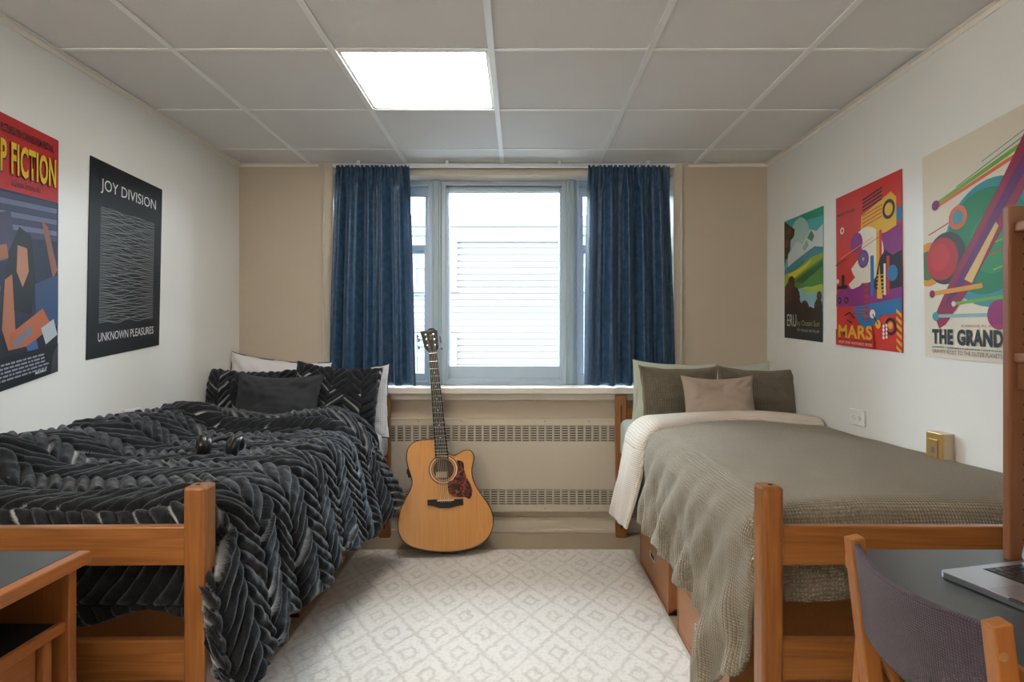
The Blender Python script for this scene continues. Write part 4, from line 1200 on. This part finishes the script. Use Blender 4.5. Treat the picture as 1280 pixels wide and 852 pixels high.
for (u, v, r, c_) in ((.2,.54,.10,(70,38,26)),(.16,.62,.16,(84,42,28)),(.30,.66,.14,(64,32,24)),(.12,.74,.2,(72,36,26)),(.34,.76,.16,(54,28,22)),(.56,.76,.12,(92,44,30)),(.55,.82,.18,(60,32,26)),(.9,.74,.1,(66,44,28)),(.92,.66,.06,(70,48,30)),(.88,.82,.14,(46,30,26)),(.2,.84,.26,(42,28,24)),(.7,.86,.2,(44,28,26))): P3.disc(u, v, r, c_, 12)
P3.rect(0, .86, 1, 1, (44, 42, 42))
P3.done()
P3.text('ERU', .08, .80, .34, .90, (205, 205, 195))
P3.text('by Ocean Sun', .36, .845, .93, .90, (150, 166, 96))
P3.text('VISIT THE VALLEY AND THE LAKE', .36, .915, .93, .935, (190, 190, 185))

# 4. red poster, yellow MARS lettering
P4 = Poster(1, wr_(1045.8, 248.5), wr_(1128, 210.7), wr_(1129.6, 440.9), wr_(1046.9, 430.2), (214, 54, 44), 'red poster with yellow MARS lettering on the right wall', .66)
PUR = (142, 46, 130); YEL = (236, 184, 48); BLU = (44, 118, 172); BK = (42, 26, 34); WH = (240, 232, 214); RD = (214, 54, 44)
P4.rect(.46, .30, 1, .62, PUR); P4.rect(.93, .2, 1, .28, BLU)
P4.poly([(.43,.18),(.86,.10),(.93,.14),(.93,.30),(.80,.32),(.46,.33),(.42,.26)], YEL)
for i in range(4): P4.line((.45, .085 + i*.022), (.74, .055 + i*.022), .016, BK)
for i in range(4): P4.line((.45, .185 + i*.022), (.74, .155 + i*.022), .009, RD)
P4.ring(.83, .195, .085, .055, BK, YEL)
P4.disc(.50, .43, .26, WH, 40); P4.poly([(.20,.30),(.48,.40),(.22,.52)], RD); P4.disc(.35, .34, .10, PUR)
P4.rect(.655, .30, .70, .74, YEL); P4.rect(.70, .30, .735, .66, RD)
P4.ring(.46, .45, .085, .06, PUR, BLU); P4.ring(.46, .45, .035, .018, PUR, YEL)
P4.poly([(.22,.60),(.48,.50),(.55,.55),(.30,.66)], WH)
P4.poly([(.62,.62),(.70,.47),(.78,.42),(.88,.46),(1,.44),(1,.66),(.62,.68)], BK)
P4.poly([(0,.66),(.12,.62),(.30,.63),(.5,.60),(.7,.66),(1,.64),(1,.74),(0,.74)], PUR)
for i, (u, v) in enumerate(((.06,.70),(.18,.70))): P4.ring(u, v, .035, .014, BK, RD)
P4.rect(.02, .60, .20, .625, BK); P4.rect(.10, .53, .15, .60, BK); P4.disc(.03, .57, .025, WH)
P4.rect(.57, .44, .62, .68, BLU); P4.poly([(.66,.70),(.70,.50),(.74,.70)], YEL); P4.rect(.80, .46, .84, .68, RD); P4.rect(.76, .5, .79, .68, WH)
for i in range(6): P4.rect(.66, .56 + i*.022, .76, .566 + i*.022, YEL)
P4.disc(.88, .56, .07, BLU, 16)
P4.poly([(.27,.75),(1,.70),(1,.78),(.72,.80),(.60,.86),(.46,.88),(.38,.84)], BLU)
for i in range(7): P4.rect(.48, .60 + i*.035, .54, .62 + i*.035, (190, 60, 40))
for i in range(3): P4.line((.2, .76 + i*.02), (.66, .765 + i*.02), .006, RD)
P4.disc(.60, .79, .04, WH); P4.disc(.68, .85, .04, YEL); P4.line((.60,.79),(.68,.85), .012, BK)
P4.ring(.85, .86, .075, .05, BK, RD); P4.disc(.85, .855, .03, YEL)
for i in range(6): P4.poly([(.93,.76+i*.04),(1,.79+i*.04),(1,.81+i*.04),(.93,.78+i*.04)], YEL)
P4.pill((.16,.80),(.24,.78), .014, BK); P4.pill((.24,.78),(.32,.82), .014, BK); P4.pill((.2,.83),(.28,.85), .014, BK)
for i in range(4): P4.disc(.76, .86 + i*.022, .016, WH, 8); P4.disc(.80, .855 + i*.022, .016, WH, 8)
P4.line((0,.46),(.2,.43), .008, BK); P4.line((.1,.42),(.62,.33), .006, YEL); P4.line((.3,.41),(.95,.30), .006, RD)
P4.ring(.125, .235, .035, .018, WH, RD)
P4.rect(0, .895, .62, 1, RD)
P4.done()
P4.text('MARS', .05, .862, .60, .948, YEL, bold=.03)
P4.text('MULTIPLE TOURS AVAILABLE', .05, .953, .60, .965, (60, 30, 34), bold=.02)
P4.text('VISIT THE HISTORIC SITES', .05, .970, .60, .985, (240, 220, 200), bold=.01)
P4.text('MARS TOURS', .05, .115, .34, .135, (60, 30, 34), bold=.02)

# 5. cream poster with planets, THE GRAND TOUR
TL5 = wr_(1153.9, 197.3); BL5 = wr_(1157.6, 445)
P5 = Poster(1, TL5, (1.745, 1.966), (1.745, 1.135), BL5, (232, 224, 204), 'cream poster with coloured discs above the words THE GRAND TOUR on the right wall', .72)
GRN = (30, 128, 84); TEA = (60, 148, 160); ORG = (226, 104, 58)
for (u0, v0, u1, v1, wd, c_) in ((.12,.26,.95,.12,.026,(120,176,60)),(.12,.275,.95,.15,.022,ORG),(.30,.31,1,.20,.03,(232,160,60)),(.30,.34,1,.23,.05,(74,112,74)),(.33,.385,1,.27,.03,(235,232,220)),(.05,.40,1,.24,.008,(190,50,50)),(.13,.43,1,.32,.012,(130,190,190)),(.30,.215,.9,.10,.008,(110,160,160)),(.5,.15,.95,.07,.006,(110,160,160))):
    P5.line((u0, v0), (u1, v1), wd, c_)
P5.disc(.05, .545, .15, (232, 160, 50)); P5.disc(.04, .55, .10, (86, 120, 76))
P5.disc(.56, .50, .37, TEA, 50); P5.disc(.52, .49, .31, GRN, 50); P5.disc(.58, .50, .18, (44, 142, 90), 40)
P5.disc(.205, .53, .17, (64, 60, 56)); P5.disc(.17, .53, .14, (184, 40, 46)); P5.disc(.15, .52, .09, (200, 48, 52))
P5.ring(.31, .355, .075, .046, ORG, (80, 150, 160)); P5.disc(.12, .265, .034, (120, 40, 110), 16)
for i in range(4):
    v = .42 + i * .055; P5.line((.46 + (i%2)*.12, v + .03), (1.0, v - .03), .008, (150, 180, 60) if i % 2 else (200, 90, 50))
P5.poly([(.10,.80),(.16,.73),(.30,.58),(.62,.28),(.80,.10),(1,.0),(1,.13),(.86,.26),(.62,.48),(.38,.70),(.2,.84),(.14,.86)], (150, 38, 74))
P5.poly([(.18,.76),(.34,.60),(.64,.32),(.84,.14),(1,.06),(1,.09),(.84,.22),(.56,.46),(.34,.68)], (104, 34, 104))
P5.poly([(.36,.64),(.60,.42),(.62,.44),(.42,.66)], (226, 190, 120))
P5.line((.10,.69),(.50,.675), .03, (232, 160, 60)); P5.disc(.08, .692, .026, (150, 40, 70), 14)
P5.line((.28,.745),(1,.715), .02, (120, 180, 70)); P5.disc(.27, .746, .018, WH, 12)
P5.line((.12,.80),(.6,.80), .022, (150, 190, 196)); P5.disc(.11, .802, .03, (70, 160, 176), 16)
P5.line((.66,.80),(1,.78), .035, (232, 160, 60)); P5.line((.66,.81),(1,.82), .03, ORG); P5.disc(.62, .80, .085, (150, 40, 110), 30)
P5.rect(.07, .948, .66, .9495, (180, 90, 70)); P5.rect(.70, .945, .98, .975, (190, 44, 46))
P5.done()
P5.text('THE GRAND TOUR', .075, .862, .965, .935, (44, 46, 50), bold=.05)
P5.text('A ONCE IN A LIFETIME GETAWAY', .33, .842, .93, .852, (200, 80, 60))
P5.text('JUPITER / SATURN / URANUS / NEPTUNE', .075, .945, .64, .955, (60, 140, 140), bold=.02)
P5.text('GRAVITY ASSIST TO THE OUTER PLANETS', .075, .960, .64, .978, (120, 60, 90))

# ------------------------------------------------------------------ outlets
def outlet(x, yy, zz, side, label):
    root = empty('wall_outlet', (x, yy, zz)); s = -side
    boxo('cover_plate', (0, -.060, -.037), (s * .009, .060, .037), WHITEP, root, bevel=.003)
    for dy in (-.021, .021):
        so = MB(); so.lathe([(.0165, s * .009), (.0165, s * .0105), (.0155, s * .011)], (0, dy, 0), 'x', 20)
        so_ = so.build('socket', WHITEP, root)
        sl = MB(); 
        for dz in (-.006, .006): sl.box((s * .0108, dy - .004, dz - .001), (s * .0114, dy + .004, dz + .001))
        sl.lathe([(.0022, s * .0108), (.0022, s * .0114)], (0, dy + .010 * (1 if dy > 0 else -1), 0), 'x', 10)
        sl.build('slots', DARK, so_)
    tag(root, label, 'outlet')
d = -XL * FPX / (649 - 163.5); outlet(XL, d, .868, -1, 'white wall outlet on the left wall above the black duvet')
d = XR * FPX / (1073 - 649); outlet(XR, d, .860, 1, 'white wall outlet on the right wall above the olive duvet')
# brass data box
db = empty('surface_socket_box', (XR, 2.215, .82))
BR_ = plain('brass paint', (.52, .33, .12), .32, .6); CRM = plain('cream box', (.52, .44, .32), .4)
boxo('back_box', (-.040, -.040, -.075), (0, .040, .062), CRM, db, bevel=.003)
boxo('brass_plate', (-.050, -.043, -.078), (-.040, .043, .062), BR_, db, bevel=.003)
boxo('raised_insert', (-.0535, -.024, -.060), (-.050, .022, .038), BR_, db, bevel=.002)
boxo('jack', (-.0545, -.008, -.012), (-.053, .008, .010), plain('jack grey', (.12, .10, .12), .4), db)
tag(db, 'brass coloured data socket box on the right wall above the olive duvet', 'socket box')

# ------------------------------------------------------------------ desks
def desk_left():
    root = empty('desk', (-.965, 1.347, 0))
    X0 = -.965; 
    def bx(nm, x0, x1, y0, y1, z0, z1, mat, par=root, bev=.003): return boxo(nm, (x0 - X0, y0 - 1.347, z0), (x1 - X0, y1 - 1.347, z1), mat, par, bevel=bev)
    bx('desktop', -1.76, -.985, .22, 1.345, .731, .7545, LAMIN)
    bx('desktop_edge', -.985, -.958, .22, 1.347, .727, .755, DSK['y'])
    bx('end_panel', -1.75, -.985, 1.318, 1.340, 0, .727, DSK['z'])
    bx('end_panel', -1.75, -.985, .24, .262, 0, .727, DSK['z'])
    bx('back_panel', -1.75, -1.73, .262, 1.318, .15, .727, DSK['y'])
    bx('shelf', -1.73, -1.008, .262, 1.316, .592, .606, BLACKM)
    bx('shelf_edge', -1.008, -.992, .262, 1.316, .588, .610, DSK['y'])
    bx('divider_panel', -1.72, -1.000, 1.266, 1.288, 0, .590, DSK['z'])
    for z0, z1 in ((.40, .582), (.21, .392), (.02, .202)):
        dd = bx('drawer', -1.03, -1.010, .72, 1.258, z0, z1, DSK['y'])
        MB().box((.010, -.06, -.008), (.022, .06, .008)).build('handle', CHROME, dd, bevel=.003)
    bx('divider_panel', -1.72, -1.000, .695, .717, 0, .590, DSK['z'])
    tag(root, 'oak desk with grey laminate top at the foot of the left bed', 'desk')
desk_left()
def desk_right():
    root = empty('desk', (.73, 1.36, 0))
    def bx(nm, x0, x1, y0, y1, z0, z1, mat, par=root, bev=.003): return boxo(nm, (x0 - .73, y0 - 1.36, z0), (x1 - .73, y1 - 1.36, z1), mat, par, bevel=bev)
    rc = .042
    arc_ = [(.716 + rc - rc * math.cos(R(a)), 1.352 - rc + rc * math.sin(R(a))) for a in range(0, 91, 10)]
    inn_ = [(.729 + (rc - .013) - (rc - .013) * math.cos(R(a)), 1.352 - rc + (rc - .0) * math.sin(R(a))) for a in range(0, 91, 10)]
    MB().prism([(.729, .22)] + inn_ + [(1.56, 1.352), (1.56, .22)], d=.0235, base=lambda x, y, z: (x - .73, y - 1.36, z + .731)).build('desktop', LAMIN, root)
    MB().prism([(.716, .22)] + arc_ + inn_[::-1] + [(.729, .22)], d=.028, base=lambda x, y, z: (x - .73, y - 1.36, z + .727)).build('desktop_edge', DSK['y'], root, bevel=.002)
    bx('end_panel', .80, 1.54, 1.325, 1.347, 0, .731, DSK['z'])
    bx('end_panel', .80, 1.54, .24, .262, 0, .731, DSK['z'])
    bx('back_panel', 1.50, 1.52, .262, 1.325, .3, .731, DSK['y'])
    tag(root, 'oak desk with grey laminate top beside the chair at the foot of the right bed', 'desk')
    # hutch: stands on the desk
    h = empty('desk_hutch', (1.2, .8, .7545))
    def hx(nm, x0, x1, y0, y1, z0, z1, mat, par=h, bev=.003): return boxo(nm, (x0 - 1.2, y0 - .8, z0 - .7545), (x1 - 1.2, y1 - .8, z1 - .7545), mat, par, bevel=bev)
    HW = woods('hutch oak', (.24, .10, .048), (.16, .062, .028), .35, .4)
    hx('side_panel', 1.044, 1.36, 1.281, 1.301, .7545, 1.512, HW['z'], bev=.004)
    hx('side_panel', 1.044, 1.36, .26, .28, .7545, 1.512, HW['z'], bev=.004)
    hx('shelf', 1.052, 1.345, .28, 1.281, 1.455, 1.475, HW['y'])
    hx('shelf', 1.052, 1.345, .28, 1.281, 1.178, 1.197, HW['y'])
    hx('valance', 1.060, 1.075, .28, 1.281, 1.12, 1.178, HW['y'])
    hx('back_panel', 1.345, 1.36, .28, 1.281, .9, 1.50, HW['z'])
    pm = MB()
    for zz in np.arange(.80, 1.46, .032): pm.lathe([(.0028, 0), (.0028, -.0006)], (1.075 - 1.2, 1.281 - .8, zz - .7545), 'y', 8)
    pm.build('shelf_pin_holes', DARK, h)
    tag(h, 'brown wooden open shelf hutch standing on the right desk', 'shelf')
desk_right()

# ------------------------------------------------------------------ laptop
def laptop():
    C0 = Vector((.834, 1.195, .7545)); wv = Vector((.245, -.969, 0)).normalized(); dv = Vector((.969, .245, 0)).normalized()
    ang = math.atan2(dv.y, dv.x)
    root = empty('laptop', C0, ang)         # local +x away from the user, local -y to the right along the front edge
    Wd, Dp = .312, .221
    def rr(x0, x1, y0, y1, r, n=6):
        pts = []
        for cx, cy, a0 in ((x1 - r, y1 - r, 0), (x0 + r, y1 - r, 90), (x0 + r, y0 + r, 180), (x1 - r, y0 + r, 270)):
            for i in range(n + 1): a = R(a0 + 90 * i / n); pts.append((cx + r * math.cos(a), cy + r * math.sin(a)))
        return pts
    MB().prism(rr(0, Dp, -Wd, 0, .010), d=.0125, base=lambda x, y, z: (x, y, z + .0025)).build('base', ALU, root, bevel=.0015)
    ft = MB()
    for a, b_ in ((.02, -.03), (.02, -Wd + .03), (Dp - .02, -.03), (Dp - .02, -Wd + .03)): ft.lathe([(.006, 0), (.006, .003)], (a, b_, 0), 'z', 12)
    ft.build('rubber_feet', BLACKM, root)
    MB().box((.088, -Wd + .018, .0149), (.198, -.018, .0152)).build('keyboard_well', BLACKM, root)
    kb = MB(); rows = 6; rw = .106 / rows
    for r_ in range(rows):
        nk = 14 if r_ < 5 else 14; kw = (Wd - .042) / nk
        if r_ == 0:
            segs = [(0, 1), (1, 2), (2, 3), (3, 4.2), (4.2, 9.2), (9.2, 10.4), (10.4, 11.4), (11.4, 12.2), (12.2, 13.1), (13.1, 14)]
        else: segs = [(i, i + 1) for i in range(nk)]
        for a, b_ in segs:
            kb.box((.090 + r_ * rw + .001, -Wd + .021 + a * kw + .001, .0152), (.090 + (r_ + 1) * rw - .0012, -Wd + .021 + b_ * kw - .001, .0164))
    kb.build('keys', BLACKP, root, bevel=.0005)
    MB().prism(rr(.006, .080, -Wd / 2 - .062, -Wd / 2 + .062, .004), d=.0004, base=lambda x, y, z: (x, y, z + .01495)).build('trackpad', plain('trackpad grey', (.48, .50, .55), .3, .9), root)
    MB().box((-.0006, -Wd / 2 - .022, .011), (.006, -Wd / 2 + .022, .0153)).build('opening_notch', plain('polished notch', (.7, .75, .85), .15, 1.0), root)
    sc = MB().prism(rr(0, .20, -Wd, 0, .008), d=.005, base=lambda x, y, z: (x, y, z)).build('screen_lid', ALU, root, bevel=.001)
    sc.location = (Dp - .004, 0, .016); sc.rotation_euler = (0, R(-75), 0)
    MB().box((.006, -Wd + .006, .0051), (.194, -.006, .0055)).build('display', BLACKP, sc)
    tag(root, 'open silver grey laptop on the right desk', 'laptop')
laptop()

# ------------------------------------------------------------------ chair
def chair():
    root = empty('desk_chair', (.70, 1.03, 0))
    CW = woods('chair oak', (.38, .145, .034), (.26, .085, .018), .33, .5)
    ox_, oy_ = .70, 1.03
    def side(yc, wy):
        a = MB(); P_ = lambda x, y, z: (x - ox_, y - oy_, z)
        def slab(pts, y0, y1): a.prism(pts, d=y1 - y0, base=lambda x, z, y: (x - ox_, y + y0 - oy_, z))
        y0, y1 = yc - wy / 2, yc + wy / 2
        b1 = MB().prism([(.661, .826), (.689, .832), (.742, .43), (.706, .43)], d=y1 - y0, base=lambda x, z, y: (x - ox_, y + y0 - oy_, z)).build('back_post', CW['z'], root, bevel=.003)
        b2 = MB().prism([(.697, .61), (.722, .60), (.690, 0), (.655, 0)], d=.022, base=lambda x, z, y: (x - ox_, y + (y1 if yc > 1 else y0 - .022) - oy_, z)).build('rear_leg', CW['z'], root, bevel=.003)
        b3 = MB().prism([(.715, .60), (.745, .575), (1.09, .02), (1.06, 0), (1.045, 0)], d=.024, base=lambda x, z, y: (x - ox_, y + y0 - oy_, z)).build('front_leg', CW['z'], root, bevel=.003)
        MB().prism([(.70, .43), (1.08, .445), (1.08, .40), (.70, .385)], d=.022, base=lambda x, z, y: (x - ox_, y + y0 + .002 - oy_, z)).build('seat_rail', CW['x'], root, bevel=.003)
        return b1
    side(1.213, .030)
    nb = side(.851, .026)
    s_ = MB().lathe([(.0065, 0), (.0065, -.0012), (.003, -.002)], (.674 - ox_, .8375 - oy_, .786), 'y', 16)
    s_.build('screw_cap', plain('wood screw cap', (.40, .22, .10), .3, .2), root, smooth=False)
    # fabric sling back
    def fab():
        m = waffle_mat('purple woven fabric', (.060, .036, .066), (.022, .013, .027), .0046, .5, .15); return m
    FB = fab()
    nu, nv = 60, 30
    u = np.linspace(0, 1, nu)[:, None]; v = np.linspace(0, 1, nv)[None, :]
    y = 1.203 + (.858 - 1.203) * u + 0 * v
    bow = .040 * np.sin(PI * u) ** .9 * (1 - .1 * v)
    z = .820 - .172 * v + 0 * u - .008 * np.sin(PI * u) * (1 - v) 
    x = .676 + (.820 - z) * .115 - bow
    P = np.stack([x - ox_, y - oy_, z], -1)
    UV = np.stack([u * .37 + 0 * v, v * .17 + 0 * u], -1)
    o = grid_mesh('back_sling', P, FB, root, uv=UV, solid=.014, offset=0)
    md = o.modifiers.new('b', 'BEVEL'); md.width = .005; md.segments = 3; md.limit_method = 'ANGLE'; md.angle_limit = R(50)
    o['label'] = 'purple woven fabric back'
    st = MB().box((.715 - ox_, .866 - oy_, .432), (1.08 - ox_, 1.198 - oy_, .480)).build('seat', FB, root, bevel=.02, seg=4, smooth=True)
    MB().box((1.03 - ox_, .866 - oy_, .25), (1.05 - ox_, 1.198 - oy_, .28)).build('stretcher', CW['y'], root, bevel=.003)
    tag(root, 'oak chair with a curved purple fabric back tucked under the right desk', 'chair')
chair()

# ------------------------------------------------------------------ added fill light: unseen uplighter floor lamp behind the camera
fl = empty('fill_floor_lamp', (-1.35, -1.3, 0))
MB().lathe([(.13, 0), (.13, .012), (.02, .03)], (0, 0, 0), 'z', 32).build('base', BLACKM, fl, smooth=False)
MB().lathe([(.011, .03), (.011, 1.62)], (0, 0, 0), 'z', 16).build('pole', BLACKM, fl, smooth=True)
sh_ = MB(); nn = 32; prof_ = [(.02, 1.61), (.10, 1.65), (.155, 1.74), (.151, 1.74), (.097, 1.655), (.015, 1.62)]
vs_ = [(r * math.cos(2*PI*j/nn), r * math.sin(2*PI*j/nn), h) for r, h in prof_ for j in range(nn)]
fs_ = [(i*nn+j, i*nn+(j+1) % nn, (i+1)*nn+(j+1) % nn, (i+1)*nn+j) for i in range(len(prof_)-1) for j in range(nn)]
sh_.add(vs_, fs_).build('lamp_shade', WHITEP, fl, smooth=True)
bl_d = bpy.data.lights.new('fill_bulb', 'POINT'); bl_d.energy = FILL_TORCH; bl_d.color = (1.0, .93, .84); bl_d.shadow_soft_size = .05
bl_ = bpy.data.objects.new('fill_bulb', bl_d); COL.objects.link(bl_); bl_.parent = fl; bl_.location = (0, 0, 1.70)
tag(fl, 'added unseen uplighter floor lamp for fill in the rear left corner', 'lamp')
